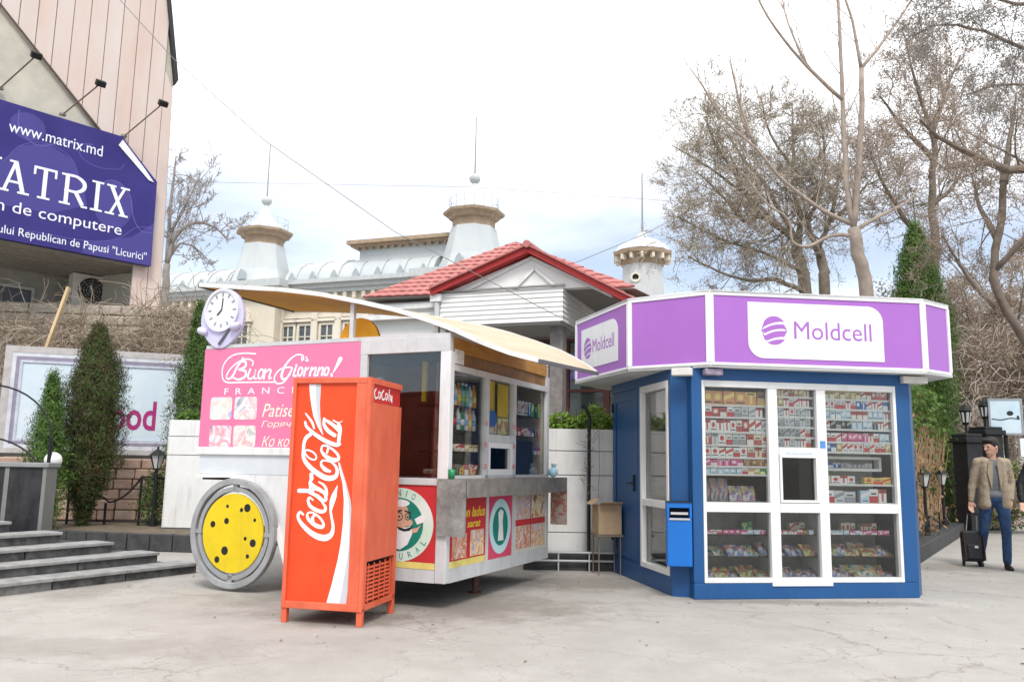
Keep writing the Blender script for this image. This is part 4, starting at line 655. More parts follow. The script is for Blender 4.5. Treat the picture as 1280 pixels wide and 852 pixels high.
m=MB(); m.prism(FE,[(-.64,.78),(-.56,.73),(-.44,.735),(-.37,.75),(-.35,.68),(-.4,.58),(-.48,.53),(-.58,.55),(-.65,.64)],.005,.0056); m.disc(FE,-.5,.965,.11,.035,.0046,.0052); m.prism(FE,[(-.33,.82),(-.26,.86),(-.2,.85),(-.22,.8),(-.3,.77)],.0032,.005); m.build('emblem_beard',bw_,em)
m=MB(); m.ring(FE,-.5,.84,.032,.04,.0046,.0054,20); m.ring(FE,-.405,.84,.026,.034,.0046,.0056,20); m.prism(FE,[(-.52,.745),(-.43,.725),(-.34,.755),(-.38,.71),(-.44,.7),(-.5,.715)],.0058,.0064); m.prism(FE,[(-.55,.89),(-.47,.905),(-.47,.89),(-.55,.875)],.0058,.0064); m.prism(FE,[(-.44,.9),(-.37,.885),(-.37,.872),(-.44,.886)],.0058,.0064); m.disc(FE,-.5,.838,.01,.012,.0048,.0066,8); m.disc(FE,-.405,.838,.009,.012,.0048,.0066,8); m.build('emblem_lines',ink,em)
def arc_text(s_,cx,cz,rx,rz,a0,a1,h,Fq,par,flip=False):
    for i,ch in enumerate(s_):
        a=R(a0+(a1-a0)*i/max(1,len(s_)-1)); px_,pz_=cx+rx*math.cos(a),cz+rz*math.sin(a); o,u,v,n=Fq; t=(a-PI/2) if not flip else (a+PI/2)
        u2=u*math.cos(t)+v*math.sin(t); v2=-u*math.sin(t)+v*math.cos(t); text('lettering',ch,(o+u*px_+v*pz_,u2,v2,n),-h*(.32 if ch!='I' else .07),-h/2,h*(.64 if ch!='I' else .14),h,grn,par,.002,.003)
arc_text('NIO',-.5,.765,.32,.297,92,62,.06,FE,em); arc_text('URAL',-.5,.765,.32,.297,-84,-32,.058,FE,em,True)
# wheel with perforated yellow hub plate
wh=MB(); FW=LF(-2.49,-.05,.59); grey=mat('wheel_grey',(.33,.335,.34),.5,var=.2,vs=7,grime=.5)
w=MB().ring(FW,0,0,.50,.565,-.03,.04,64).build('wheel',grey,T,bevel=.008)
MB().ring(FW,0,0,.43,.475,-.04,.02,56).build('rim',mat('rim_grey',(.30,.31,.32),.5,var=.1),w)
for a in [R(d) for d in (0,90,180,270)]: MB().bar((-2.49+.42*math.cos(a),-.05,.59+.42*math.sin(a)),(-2.49+.52*math.cos(a),-.05,.59+.52*math.sin(a)),.055,.04).build('spoke',grey,w)
MB().disc(FW,.0,.0,.405,.405,.0,.02,56).build('hub_plate',mat('yellow_plate',(.72,.53,.012),.45,var=.1,vs=4,grime=.3,gcol=(.35,.26,.08)),w)
[MB().disc(FW,x*.4,z*.4,r_,r_,.0195,.0215,14).build('bolt_hole',dark,w) for x,z,r_ in ((.45,.66,.042),(.26,.6,.022),(-.22,.68,.018),(-.22,.3,.032),(-.68,.2,.034),(-.22,-.46,.045),(.7,-.22,.04),(.44,-.12,.02),(.55,-.56,.022),(-.46,-.7,.034),(.72,.36,.018))]
MB().tube([(-2.49,.0,.59),(-2.49,1.9,.59)],.05,8).build('axle',black,T)
w2=MB().ring(LF(-2.49,1.95,.59),0,0,.46,.565,-.03,.04,48).build('wheel',grey,T)
# right hand (serving) side
MB().box(-.035,.07,.245,.0,2.56,1.2).build('serving_side_wall',tw,T); MB().rect(G,.07,.245,2.57,.375,.001,.016).build('skirt',alu,T)
MB().rect(G,.07,.376,.84,.435,.001,.01).build('yellow_strip',yel,T); MB().rect(G,.07,.436,.84,1.03,.001,.008).build('red_panel',redp,T); MB().rect(G,.84,.376,.9,1.03,.001,.014).build('post',alu,T)
MB().rect(G,.9,.376,1.5,1.03,.001,.008).build('pink_print_panel',mat('pink_print',(.62,.07,.14),.4,var=.15,vs=3),T); MB().rect(G,1.5,.376,1.57,1.03,.001,.014).build('post',alu,T); MB().rect(G,1.57,.376,2.5,1.03,.001,.008).build('menu_panel',mat('menu_cream',(.60,.60,.52),.5,var=.08),T); MB().rect(G,2.5,.376,2.57,2.42,-.03,.014).build('post',alu,T)
GD=RF(.008,0,0); food=[printmat('food_%d'%i,c,s_) for i,(c,s_) in enumerate([([(.55,.75,.8),(.7,.5,.4),(.5,.16,.08),(.75,.6,.5),(.35,.1,.05)],5.5),([(.2,.2,.4),(.7,.6,.6),(.6,.3,.15),(.8,.7,.4),(.6,.1,.1)],6),([(.75,.7,.72),(.5,.25,.3),(.7,.55,.3),(.3,.3,.55),(.75,.75,.7)],6.5),([(.6,.1,.06),(.7,.6,.2),(.75,.7,.65),(.4,.2,.1),(.2,.12,.08)],6)])]
for k,(a,b,c,d_) in enumerate([(.12,.45,.42,.68),(.5,.45,.8,.7)]): MB().rect(GD,a,b,c,d_,.0005,.002).build('photo_print',food[k],T)
yl=mat('yellow_lettering',(.80,.55,.05),.4,var=0); text('lettering','con ladus',GD,.27,.83,.55,.1,yl,T,.0005,.002,bold=.02,shear=.2); text('lettering','si sarat',GD,.3,.73,.42,.07,yl,T,.0005,.002,bold=.02,shear=.2)
e2=MB().disc(GD,1.2,.7,.27,.285,.0005,.002,36).build('emblem',mat('emblem_cyan',(.50,.72,.74),.4,var=.06),T); MB().disc(GD,1.2,.7,.19,.2,.002,.003,36).build('emblem_field',grn,e2); m=MB(); m.prism(GD,[(1.14,.55),(1.28,.55),(1.25,.75),(1.27,.85),(1.2,.88),(1.14,.84),(1.16,.7)],.003,.004); m.build('emblem_figure',bw_,e2)
for k,(a,b,c,d_) in enumerate([(1.62,.75,2.0,1.0),(2.06,.75,2.45,1.0),(1.62,.42,2.0,.66),(2.06,.42,2.45,.66)]): MB().rect(GD,a,b,c,d_,.0005,.002).build('photo_print',food[(k+2)%4],T)
MB().rect(GD,1.6,.67,2.47,.74,.0005,.0025).build('red_strip',redp,T); MB().rect(GD,2.02,.42,2.04,1.0,.0026,.004).build('red_strip',redp,T)
# counter shelf with end plates
zn=mat('dull_sheet_metal',(.27,.25,.225),.45,metal=.3,var=.3,vs=9,bump=.08,bs=14)
MB().box(.015,-.02,1.19,.24,2.6,1.205).build('counter_shelf',zn,T); MB().box(.225,-.02,1.035,.24,2.6,1.189).build('counter_lip',zn,T); MB().box(-.08,-.042,.68,.22,-.022,1.2).build('counter_end_plate',mat('scuffed_zinc',(.30,.33,.32),.5,metal=.4,var=.45,vs=7),T); MB().box(.03,2.6,.64,.24,2.615,1.2).build('counter_end_plate',printmat('far_plate',[(.2,.18,.16),(.35,.3,.27),(.3,.1,.06),(.4,.3,.25)],7),T)
# upper serving windows
MB().rect(G,.07,2.3,2.5,2.43,-.06,-.02).build('transom',mat('dark_transom',(.17,.095,.04),.5,vs=6,rgb2=(.30,.17,.06)),T); MB().rect(G,.07,2.43,2.5,2.57,-.06,.0).build('header',mat('wood_header',(.36,.17,.035),.6,vs=5,rgb2=(.46,.25,.07),stretch=(1,1,5)),T); MB().rect(G,.07,2.24,2.5,2.3,-.05,.012).build('head_rail',alu,T); MB().rect(G,.08,2.31,.27,2.45,.002,.008).build('notice',mat('notice_white',(.7,.7,.7),.6,var=.3,vs=25),T)
for y in (.8,1.5): MB().rect(G,y,1.205,y+.07,2.24,-.05,.012).build('post',alu,T)
MB().rect(G,.07,1.205,2.5,1.235,-.05,.012).build('bottom_rail',alu,T); MB().rect(G,.87,1.58,1.5,1.66,-.05,.012).build('cross_rail',alu,T)
MB().rect(G,.08,1.235,.8,2.24,-.03,-.024).build('window_pane',tglass,T); MB().rect(G,.87,1.66,1.5,2.24,-.03,-.024).build('window_pane',tglass,T); MB().rect(G,1.57,1.235,2.5,2.24,-.03,-.024).build('window_pane',tglass,T)
ht=MB().frame(G,.87,1.236,1.5,1.578,.06,-.045,.005).build('hatch',whitepl,T); MB().rect(G,.935,1.3,1.43,1.52,-.03,-.026).build('pane',glassmat('hatch_glass',(.5,.5,.5),.9),ht)
MB().rect(G,.9,1.85,1.12,2.23,-.055,-.05).build('poster',mat('poster_yellow',(.72,.50,.02),.5,var=.15,vs=4),T); MB().rect(G,1.2,1.86,1.47,2.22,-.055,-.05).build('poster',MATS['poster_yellow'],T); m=MB(); m.disc(G,1.05,1.83,.12,.09,-.045,-.042); m.build('poster',mat('poster_blue',(.08,.18,.5),.5),T); MB().rect(G,1.2,1.67,1.46,1.85,-.048,-.044).build('poster',printmat('poster_lime',[(.7,.72,.25),(.72,.75,.4),(.5,.2,.08),(.6,.6,.3)],6),T); MB().rect(G,.9,1.67,1.17,1.8,-.048,-.044).build('poster',food[3],T)
MB().rect(G,1.58,1.24,2.2,1.62,-.05,-.045).build('poster',mat('navy_poster',(.02,.022,.045),.4),T)
for y in (.83,1.55):
    for k in range(6):
        z=1.3+k*.11
        if k%2==0: MB().rect(G,y-.06,z,y-.0,z+.05,.0125,.0135).build('sticker',mat('red_white_sticker',(.65,.3,.28),.5,var=.5,vs=60),T)
# shell, floor, roof
inn=mat('trailer_inside',(.5,.42,.34),.7,var=.2,vs=3)
MB().box(-3.09,.03,1.17,-3.05,2.56,2.55).build('end_wall',tw,T); MB().box(-3.05,2.52,.3,-.0,2.56,2.55).build('rear_wall',inn,T); MB().box(-1.75,.03,.26,-.04,2.52,.3).build('floor',dark,T); MB().box(-3.05,.03,1.13,-1.75,2.52,1.17).build('floor',dark,T); MB().box(-1.79,.03,.3,-1.75,2.52,1.13).build('wheel_arch_wall',dark,T)
MB().box(-3.09,-.01,2.56,.0,2.56,2.6).build('roof',alu,T)
MB().box(-1.3,.9,1.1,-.55,.94,2.4).build('cupboard_back',mat('maroon_board',(.22,.08,.06),.5,var=.4,vs=2),T); MB().box(-1.3,.32,1.1,-1.24,.9,2.4).build('cupboard_side',inn,T); MB().box(-.5,.62,1.0,-.47,2.5,2.4).build('display_back',mat('display_back',(.32,.30,.26),.5,var=.4,vs=4),T)
MB().box(-.92,.12,1.25,-.86,.18,2.2).build('white_upright',white,T)
for z in (1.24,1.47,1.68,1.92): MB().box(-.46,.1,z-.012,-.08,.79,z).build('display_shelf',glassmat('shelf_glass_%d'%int(z*100),(.85,.9,.88),.8),T); MB().box(-.46,1.58,z-.012,-.08,2.48,z).build('display_shelf',MATS['shelf_glass_%d'%int(z*100)],T)
for x in (-.25,): MB().tube([(x,1.15,0),(x,1.15,.26)],.035,8).tube([(x,1.15,0),(x,1.15,.012)],.075,10).build('jack_post',mat('rust',(.13,.06,.04),.8,var=.3),T)
# curved canopy
cn=[(-3.25,3.305),(-2.67,3.235),(-2.1,3.17),(-1.58,3.085),(-1.05,2.965),(-.6,2.85),(-.17,2.706),(.1,2.598),(.31,2.5),(.6,2.385),(.92,2.295)]
cf=[(-3.25,3.31),(-2.67,3.27),(-2.1,3.22),(-1.58,3.155),(-1.1,3.085),(-.77,3.01),(-.5,2.946),(-.15,2.852),(.21,2.724),(.5,2.611),(.74,2.485),(.94,2.35)]
XS=np.linspace(-3.25,.925,30); ZN=np.interp(XS,[p[0] for p in cn],[p[1] for p in cn]); ZF=np.interp(XS,[p[0] for p in cf],[p[1] for p in cf])
def sheet(dz,th,nm,mt,par):
    m=MB(); V=[]; ny=6
    for i,x in enumerate(XS):
        for q in range(ny+1):
            t=q/ny; z=ZN[i]*(1-t)+ZF[i]*t+dz; V+=[(x,1.64*t,z),(x,1.64*t,z+th)]
    st_=2*(ny+1); f=[]
    for i in range(len(XS)-1):
        for q in range(ny):
            a=i*st_+2*q; b=a+st_; f+=[(a,a+2,b+2,b),(a+1,b+1,b+3,a+3)]
        a=i*st_; b=a+st_; f+=[(a,b,b+1,a+1)]; a+=2*ny; b+=2*ny; f+=[(a,a+1,b+1,b)]
    for i in (0,len(XS)-1):
        for q in range(ny): a=i*st_+2*q; f.append((a,a+1,a+3,a+2))
    m.add(V,f); return m.build(nm,mt,par,smooth=True)
ca=sheet(-.014,.014,'canopy',orange,T); sheet(.001,.012,'canopy_top',creamw,ca)
for y,Z in ((-.015,ZN),(1.655,ZF)):
    m=MB(); V=[(x,y,z) for x,z in zip(XS,Z)]; [m.bar(V[i],V[i+1],.03,.045) for i in range(len(V)-1)]; m.build('canopy_edge',white,ca)
for x,k in ((.94,-1),(-3.265,0)): MB().bar((x,-.02,ZN[k]-.01),(x,1.66,ZF[k]-.01),.025,.035).build('eave_strip',mat('dark_eave',(.12,.12,.13),.5),ca)
for x,z in ((-1.19,2.985),(-.19,2.71)): MB().bar((x,.06,2.57),(x,.06,z),.045).build('canopy_post',alu,T)
MB().bar((-.19,1.5,2.57),(-.19,1.5,2.84),.045).build('canopy_post',alu,T)
MB().bar((-2.85,.12,2.57),(-2.85,.12,3.24),.05).build('canopy_post',alu,T)
FD=LF(0,.2,0); MB().prism(FD,[(-1.19+.25*math.cos(R(a)),2.57+.27*math.sin(R(a))) for a in range(0,181,9)],-.02,.02).build('half_round_fin',orange,T)
# clock
cl=mat('clock_lilac',(.58,.55,.76),.35,var=.1,vs=4); FC=LF(0,-.03,0)
ck=MB().prism(FC,[(-2.88+.305*math.cos(a)*(1 if math.sin(a)>-.4 else 1-.35*(-math.sin(a)-.4)),2.895+.34*math.sin(a)) for a in [2*PI*i/40 for i in range(40)]],-.05,.0).build('clock',cl,T,bevel=.01)
MB().ring(FC,-2.87,2.985,.215,.245,.0,.03,40).build('clock_rim',mat('clock_rim',(.66,.65,.74),.35,var=.05),ck); MB().disc(FC,-2.87,2.985,.215,.215,.0,.012,40).build('clock_face',mat('clock_face',(.82,.82,.84),.35,var=.02),ck)
for i in range(12):
    a=i*PI/6; p=Vector((-2.87+.175*math.sin(a),2.985+.175*math.cos(a))); MB().obox((p.x,-.043,p.y),(.022,.004,.045),M=Matrix.Rotation(a,3,'Y')).build('hour_mark',mat('mark_grey',(.28,.28,.33),.5),ck)
MB().bar((-2.87,-.05,2.985),(-2.86,-.05,3.12),.013,.005).build('minute_hand',ink,ck); MB().bar((-2.87,-.053,2.985),(-2.93,-.053,2.93),.017,.005).build('hour_hand',ink,ck)
for x,z,a in ((-3.12,2.76,20),(-2.65,2.79,-20)): m=MB(); m.ell((x,-.06,z),(.07,.05,.045),14,8,Matrix.Rotation(R(a),3,'Y')); m.build('bell',mat('bell_lilac',(.60,.58,.76),.3,var=.05),ck,smooth=True)
m=MB(); m.tube([(-2.74,-.04,2.78),(-2.88,-.05,2.6)],.014,5); m.build('hammer',mat('hammer_grey',(.15,.15,.18),.4),ck)
# goods in the trailer windows (each stands on a shelf)
TM=T.matrix_basis.copy() if False else Matrix.Translation((-.59,7.87,0))@Matrix.Rotation(R(-24.2),4,'Z')
NTH=['first','second','third','fourth','fifth','sixth','seventh','eighth','ninth','tenth','eleventh','twelfth','thirteenth','fourteenth','fifteenth','sixteenth','seventeenth','eighteenth','nineteenth','twentieth','twenty-first','twenty-second']
def place(name,me,M0,loc,label,cat,group,rz=0,scale=(1,1,1),rx=0,ry=0):
    o=bpy.data.objects.new(name,random.choice(me) if isinstance(me,list) else me); COL.objects.link(o); L_,Q,_=(M0@Matrix.Translation(loc)@Matrix.Rotation(rz,4,'Z')@Matrix.Rotation(ry,4,'Y')@Matrix.Rotation(rx,4,'X')).decompose(); o.location=L_; o.rotation_mode='XYZ'; o.rotation_euler=Q.to_euler(); o.scale=scale; return tag(o,label,cat,group)
def bottle_me(nm,body,capc,labc):
    m=MB(); m.lathe([(.03,0),(.033,.01),(.033,.13),(.03,.155),(.014,.19),(.013,.215)],n=10); m.k=1; m.lathe([(.0155,.215),(.0155,.235),(.001,.236)],n=10); m.k=2; m.lathe([(.0338,.05),(.0338,.11)],n=10); return m.mesh(nm,[body,capc,labc],True)
def bm_(n,c,r_=.2): return mat(n,c,r_,var=0)
bots=[('green',bottle_me('bottle_green',bm_('b_green',(.02,.16,.09)),bm_('c_red',(.5,.03,.03)),bm_('l_white',(.7,.7,.7)))),('orange',bottle_me('bottle_orange',bm_('b_orange',(.6,.24,.03)),bm_('c_or',(.5,.2,.02)),bm_('l_yel',(.7,.55,.1)))),('teal',bottle_me('bottle_teal',bm_('b_teal',(.05,.3,.3)),bm_('c_wh',(.7,.7,.7)),bm_('l_gr',(.3,.5,.2)))),('brown',bottle_me('bottle_brown',bm_('b_brown',(.07,.025,.012)),bm_('c_red',(.5,.03,.03)),bm_('l_red',(.5,.04,.04)))),('clear',bottle_me('bottle_clear',bm_('b_clear',(.45,.5,.52)),bm_('c_bl',(.05,.1,.5)),bm_('l_blue',(.2,.35,.6))))]
def pack_me(nm,c,c2,v=0):
    m=MB(); m.box(-.5,-.5,0,.5,.5,1); m.k=1
    if v==0: m.box(-.5,-.506,.0,.5,-.5,.5); m.k=2; m.box(-.3,-.512,.6,.3,-.506,.72)
    elif v==1: m.prism(LF(0,-.5,0),[(-.5,.3),(.5,.65),(.5,.95),(-.5,.6)],0,.006); m.k=2; m.box(-.25,-.512,.12,.35,-.506,.2)
    elif v==2: m.disc(LF(0,-.5,0),0,.58,.3,.24,0,.006,10); m.k=2; m.box(-.4,-.512,.12,.4,-.506,.22)
    else: m.box(-.5,-.506,.72,.5,-.5,1); m.box(-.12,-.508,.1,.12,-.5,.72); m.k=2; m.box(-.35,-.512,.8,.35,-.506,.9)
    return m.mesh(nm,[c,c2,bm_('print_dark',(.06,.06,.08),.5)])
PC={'red':((.48,.085,.07),(.7,.65,.6)),'white':((.72,.72,.70),(.5,.06,.06)),'blue':((.05,.13,.42),(.65,.7,.75)),'grey':((.42,.43,.44),(.2,.2,.22)),'gold':((.56,.43,.2),(.7,.65,.5)),'green':((.08,.32,.10),(.6,.7,.3)),'black':((.03,.03,.035),(.35,.33,.3)),'pink':((.62,.12,.28),(.7,.6,.62)),'pale blue':((.45,.58,.68),(.7,.7,.72)),'yellow':((.66,.52,.16),(.6,.1,.05)),'brown':((.25,.14,.09),(.5,.35,.15)),'orange':((.6,.3,.14),(.75,.6,.2)),'silver':((.55,.56,.57),(.3,.3,.33)),'cream':((.66,.6,.48),(.4,.1,.1))}
PK={k:[pack_me('pack_'+k.replace(' ','_'),bm_('pk_'+k,a,.4),bm_('pk2_'+k,b,.4),v) for v in range(4)] for k,(a,b) in PC.items()}
for ri,(z,nm) in enumerate(((1.68,'second'),(1.92,'top'))):
    y=.13; q_=0
    while y<.77:
        c,me=random.choice(bots); place('drink_bottle',me,TM,(-.11,y,z),f'{c} drink bottle, {NTH[q_]} from the corner post, {nm} shelf, near trailer window','bottle','bottles in the trailer window'); y+=.085; q_+=1
for ri,(z,nm) in enumerate(((1.24,'bottom'),(1.47,'third'))):
    y=.12; q_=0
    while y<.77:
        c=random.choice(['brown','red','brown','black','gold']) if ri==0 else random.choice(['white','red','silver','cream','gold']); h=.1 if ri==0 else .07
        place('snack_box',PK[c],TM,(-.11,y,z),f'{c} snack box, {NTH[q_]} from the corner post, {nm} shelf, near trailer window','box','snacks in the trailer windows',R(90),(.085,.1,h)); y+=.098; q_+=1
for z,nm in ((1.68,'middle'),(1.47,'lower'),(1.92,'upper')):
    y=1.62; q_=0
    while y<2.44:
        c=random.choice(['black','silver','green','white','red','blue']); place('snack_box',PK[c],TM,(-.11,y,z),f'{c} packet, {NTH[q_]} from the left, {nm} shelf, far trailer window','box','snacks in the trailer windows',R(90),(.075,.1,.09 if nm!='upper' else .16)); y+=.1; q_+=1
for i,(y,lb) in enumerate(((.4,'yellow price card leaning at the left in the near trailer window'),(.66,'yellow price card near the hatch in the near trailer window'),(1.7,'yellow price card at the left of the far trailer window'),(1.98,'yellow price card in the middle of the far trailer window'))):
    place('price_card',PK['yellow'],TM,(-.06,y,1.24),lb,'card','price cards',R(90),(.08,.012,.06))
gc=place('cup',MB().lathe([(.028,0),(.036,.09),(.034,.09),(.02,.02)],n=12).mesh('cup',bm_('cup_green',(.02,.22,.08)),True),TM,(.05,.0,1.205),'small green cup on the corner of the trailer counter','cup',None)
bag=MB(); bag.ell((0,0,.06),(.06,.04,.06),10,6); bag.tube([(0,0,.11),(.01,0,.16)],[.02,.035],8); o=bag.build('plastic_bag',mat('pale_blue_film',(.40,.62,.75),.3,var=.2,vs=30),None,smooth=True); o.location=tuple(TM@Vector((.1,2.5,1.205))); tag(o,'small pale blue plastic bag at the far end of the counter','bag')

MB().box(-.6,.5,1.98,-.555,.54,2.4).build('yellow_upright',mat('poster_yellow',(.72,.5,.02),.5),T); MB().box(-.94,.1,1.19,-.1,.5,1.215).build('inner_worktop',alu,T)
for i,(x,c,lab) in enumerate(((-.86,'brown','brown carton at the left on the worktop behind the long trailer pane'),(-.72,'gold','gold carton in the middle of the worktop behind the long trailer pane'),(-.3,'cream','cream carton at the right on the worktop behind the long trailer pane'))): place('carton',PK[c],TM,(x,.2,1.215),lab,'box','cartons on the trailer worktop',rnd(-.2,.2),(.1,.08,rnd(.06,.12)))
# ---------------------------------------------------------------- red drinks cabinet
K=thing('drinks_cabinet','tall red metal soft drink cabinet with white script lettering standing before the trailer','cabinet',(-1.915,7.24,0),R(-14)); F=LF()
cr1=mat('cabinet_red',(.76,.075,.018),.4,vs=3,rgb2=(.70,.062,.015),spec=.3,grime=.14,gcol=(.45,.12,.07)); cr2=mat('faded_red',(.72,.155,.078),.5,vs=4,rgb2=(.60,.095,.045),bump=.08,bs=25,stretch=(1,1,.5),grime=.45,gcol=(.34,.075,.04)); cw,cdp,chh=.735,.72,2.07
for x,y in ((.0,.0),(cw-.05,0),(0,cdp-.05),(cw-.05,cdp-.05)): MB().box(x,y,0,x+.05,y+.05,.14).build('leg',cr2,K,bevel=.004)
MB().frame(F,0,.12,cw,chh,.035,-.06,.012,wt=.05,wb=.06).build('front_frame',cr2,K,bevel=.005); 
m=MB(); m.rect(F,.605,.18,cw-.036,chh-.05,-.05,.008); m.build('front_stile',cr2,K)
MB().rect(F,.036,.181,.604,chh-.051,-.05,-.012).build('front_door',cr1,K)
FK=LF(0,.012,0)
wv=mat('wave_white',(.82,.82,.82),.35,var=.02); wg=mat('wave_grey',(.52,.54,.58),.35,var=.05)
MB().prism(FK,WAVE_T,.0005,.0015).build('wave_print',wv,K); MB().prism(FK,WAVE_TG,.0016,.0022).build('wave_print',wg,K); MB().prism(FK,WAVE_B,.0005,.0015).build('wave_print',wv,K); MB().prism(FK,WAVE_BG,.0016,.0022).build('wave_print',wg,K)
m=MB()
for i,(P,w_) in enumerate(COKE_S): m.stroke(FK,P,w_,.0024,.003+.00015*i,4)
m.build('lettering',wv,K)
m=MB(); m.box(.0,.05,.125,cw-.0,cdp-.0,.17); m.build('bottom_frame',cr2,K)
GK=RF(cw,0,0); MB().rect(GK,.055,.52,cdp,1.86,-.03,.0).build('side_panel',cr2,K); MB().rect(GK,.0,.14,.055,chh,-.05,.004).build('corner_post',cr2,K,bevel=.004); MB().rect(GK,cdp-.05,.14,cdp,.515,-.05,.0).build('corner_post',cr2,K)
MB().rect(GK,.06,1.865,cdp-.02,2.02,-.035,-.012).build('badge_panel',mat('badge_red',(.55,.03,.025),.4),K); m=MB(); GB=fr((cw-.012,.0,0),(0,1.0,0),(0,0,1))
m.stroke(GB,[(.13,1.98),(.1,1.95),(.12,1.9),(.17,1.91)],.016,.0005,.002); m.stroke(GB,[(.19,1.95),(.21,1.9),(.24,1.94),(.21,1.96),(.19,1.95)],.012,.0005,.0022); m.stroke(GB,[(.3,1.98),(.26,1.95),(.28,1.9),(.33,1.91)],.016,.0005,.0024); m.stroke(GB,[(.35,1.95),(.37,1.9),(.4,1.94),(.37,1.96),(.35,1.95)],.012,.0005,.0026); m.stroke(GB,[(.43,2.0),(.43,1.9)],.012,.0005,.0028); m.stroke(GB,[(.46,1.95),(.48,1.9),(.5,1.95),(.5,1.89)],.012,.0005,.003); m.build('lettering',wv,K)
MB().rect(GK,.0,2.02,cdp,chh,-.06,.002).build('top_rail',cr2,K); MB().box(.0,.06,chh-.03,cw-.06,cdp,chh).build('top',cr2,K); MB().box(.002,.06,.15,.03,cdp,chh-.04).build('left_side_panel',cr2,K); MB().box(.03,cdp-.03,.15,cw-.05,cdp,chh-.04).build('back_panel',cr2,K); MB().box(.03,.05,.5,cw-.035,cdp-.04,.52).build('shelf_plate',dark,K)
for i in range(9): m=MB(); m.obox((cw-.02,.36,.2+i*.033),(.02,.5,.012),M=Matrix.Rotation(R(35),3,'Y')); m.build('vent_slat',cr2,K)
m=MB(); [m.box(cw-.014,y,.18,cw-.006,y+.01,.5) for y in (.12,.24,.36,.48,.6)]; m.build('vent_grille',cr2,K); MB().box(.1,.12,.2,cw-.08,cdp-.08,.48).build('compressor_box',dark,K)
# ---------------------------------------------------------------- blue kiosk
KO=(1.933,8.819,0); KA=R(8.55)
Q=thing('phone_shop_kiosk','blue kiosk with white framed shop window under a purple lettered fascia','kiosk',KO,KA)
KM=Matrix.Translation(KO)@Matrix.Rotation(KA,4,'Z')
blue=mat('kiosk_blue',(.018,.088,.245),.4,vs=1.2,rgb2=(.015,.075,.215),bump=.02,grime=.2,gcol=(.10,.13,.18)); pvc=mat('white_pvc',(.74,.74,.73),.32,var=.05,vs=3,grime=.22); F=LF()
MB().rect(F,0,.165,.115,2.43,-.13,0).build('front_post',blue,Q,bevel=.008); MB().rect(F,2.38,.165,2.53,2.43,-.13,0).build('front_post',blue,Q,bevel=.008); MB().rect(F,.115,2.285,2.38,2.43,-.12,-.003).build('front_beam',blue,Q); MB().rect(F,0,0,2.53,.164,-.13,.0).build('front_plinth',blue,Q,bevel=.008); MB().rect(F,2.5,.0,2.56,2.40,-.2,-.02).build('front_post',blue,Q)
m=MB(); m.frame(F,.115,.165,2.38,2.285,.035,-.1,.006,wt=.07,wb=.05)
m.rect(F,.15,.89,.865,.99,-.09,.004); m.rect(F,1.54,.89,2.345,.99,-.09,.004); m.rect(F,.865,.215,.975,2.215,-.09,.004); m.rect(F,1.43,.215,1.54,2.215,-.09,.004); m.rect(F,.975,.89,1.43,.99,-.088,.008); m.rect(F,.975,1.5,1.43,1.58,-.088,.008); m.rect(F,.86,.13,1.545,.216,-.08,.014)
m.build('window_frame',pvc,Q,bevel=.006)
MB().frame(F,.98,.995,1.425,1.5,.028,-.06,.014).build('hatch_frame',pvc,Q,bevel=.004); MB().rect(F,1.06,1.512,1.36,1.535,.009,.0105).build('hatch_notice',mat('pale_notice',(.55,.62,.75),.5,var=.2,vs=40),Q); MB().rect(F,1.455,1.58,1.52,1.66,.0045,.006).build('blue_sticker',mat('sticker_blue',(.1,.25,.6),.5),Q)
for x0,z0,x1,z1 in ((.15,.99,.865,2.215),(.15,.215,.865,.89),(.975,1.58,1.43,2.215),(.975,.216,1.43,.89),(1.54,.99,2.345,2.215),(1.54,.215,2.345,.89)): MB().rect(F,x0-.01,z0-.01,x1+.01,z1+.01,-.05,-.044).build('window_pane',glass,Q)
MB().rect(F,1.0,1.02,1.4,1.48,-.045,-.04).build('window_pane',glassmat('hatch_pane_k',(.7,.7,.7),.9),Q)
# splayed corner and left side wall
def wallframe(a,b):
    a=Vector((*a,0)); b=Vector((*b,0)); u=(b-a); return fr(a,u,(0,0,1)),u.length
Fc,lc=wallframe((-.157,.214),(.02,.135)); MB().rect(Fc,0,0,lc,2.43,-.1,0).build('corner_panel',blue,Q)
Fs,ls=wallframe((-.245,2.3),(-.157,.214))      # runs towards the camera; its normal looks left
T_=lambda t: ls-t
MB().rect(Fs,T_(2.08),0,ls,.2,-.1,0).build('side_plinth',blue,Q); MB().rect(Fs,T_(2.08),2.3,ls,2.43,-.1,0).build('side_beam',blue,Q); MB().rect(Fs,T_(.07),.2,ls,2.3,-.1,0).build('side_post',blue,Q); MB().rect(Fs,T_(1.06),.2,T_(.96),2.3,-.1,0).build('side_post',blue,Q)
dr=MB().rect(Fs,T_(2.08),.2,T_(1.06),2.3,-.1,-.02).build('door',blue,Q); MB().frame(Fs,T_(2.0),.24,T_(1.1),2.24,.07,-.019,-.008).build('door_frame',blue,dr); m=MB(); p=lambda t,z,d: Fs[0]+Fs[1]*T_(t)+Vector((0,0,z))+Fs[3]*d; m.tube([p(1.2,1.15,.0),p(1.2,1.15,.05),p(1.32,1.15,.05)],.012,6); m.bar(p(1.2,1.05,-.004),p(1.2,1.25,-.004),.04,.012); m.build('door_handle',black,dr)
for z in (.4,2.05): m=MB(); m.tube([p(2.04,z,.0),p(2.04,z+.12,.0)],.016,6); m.build('hinge',black,dr)
m=MB(); m.frame(Fs,T_(.96),.2,T_(.07),2.3,.055,-.09,.012,wt=.08,wb=.06); m.rect(Fs,T_(.9),.9,T_(.125),.98,-.08,.01); m.build('side_window_frame',pvc,Q,bevel=.005)
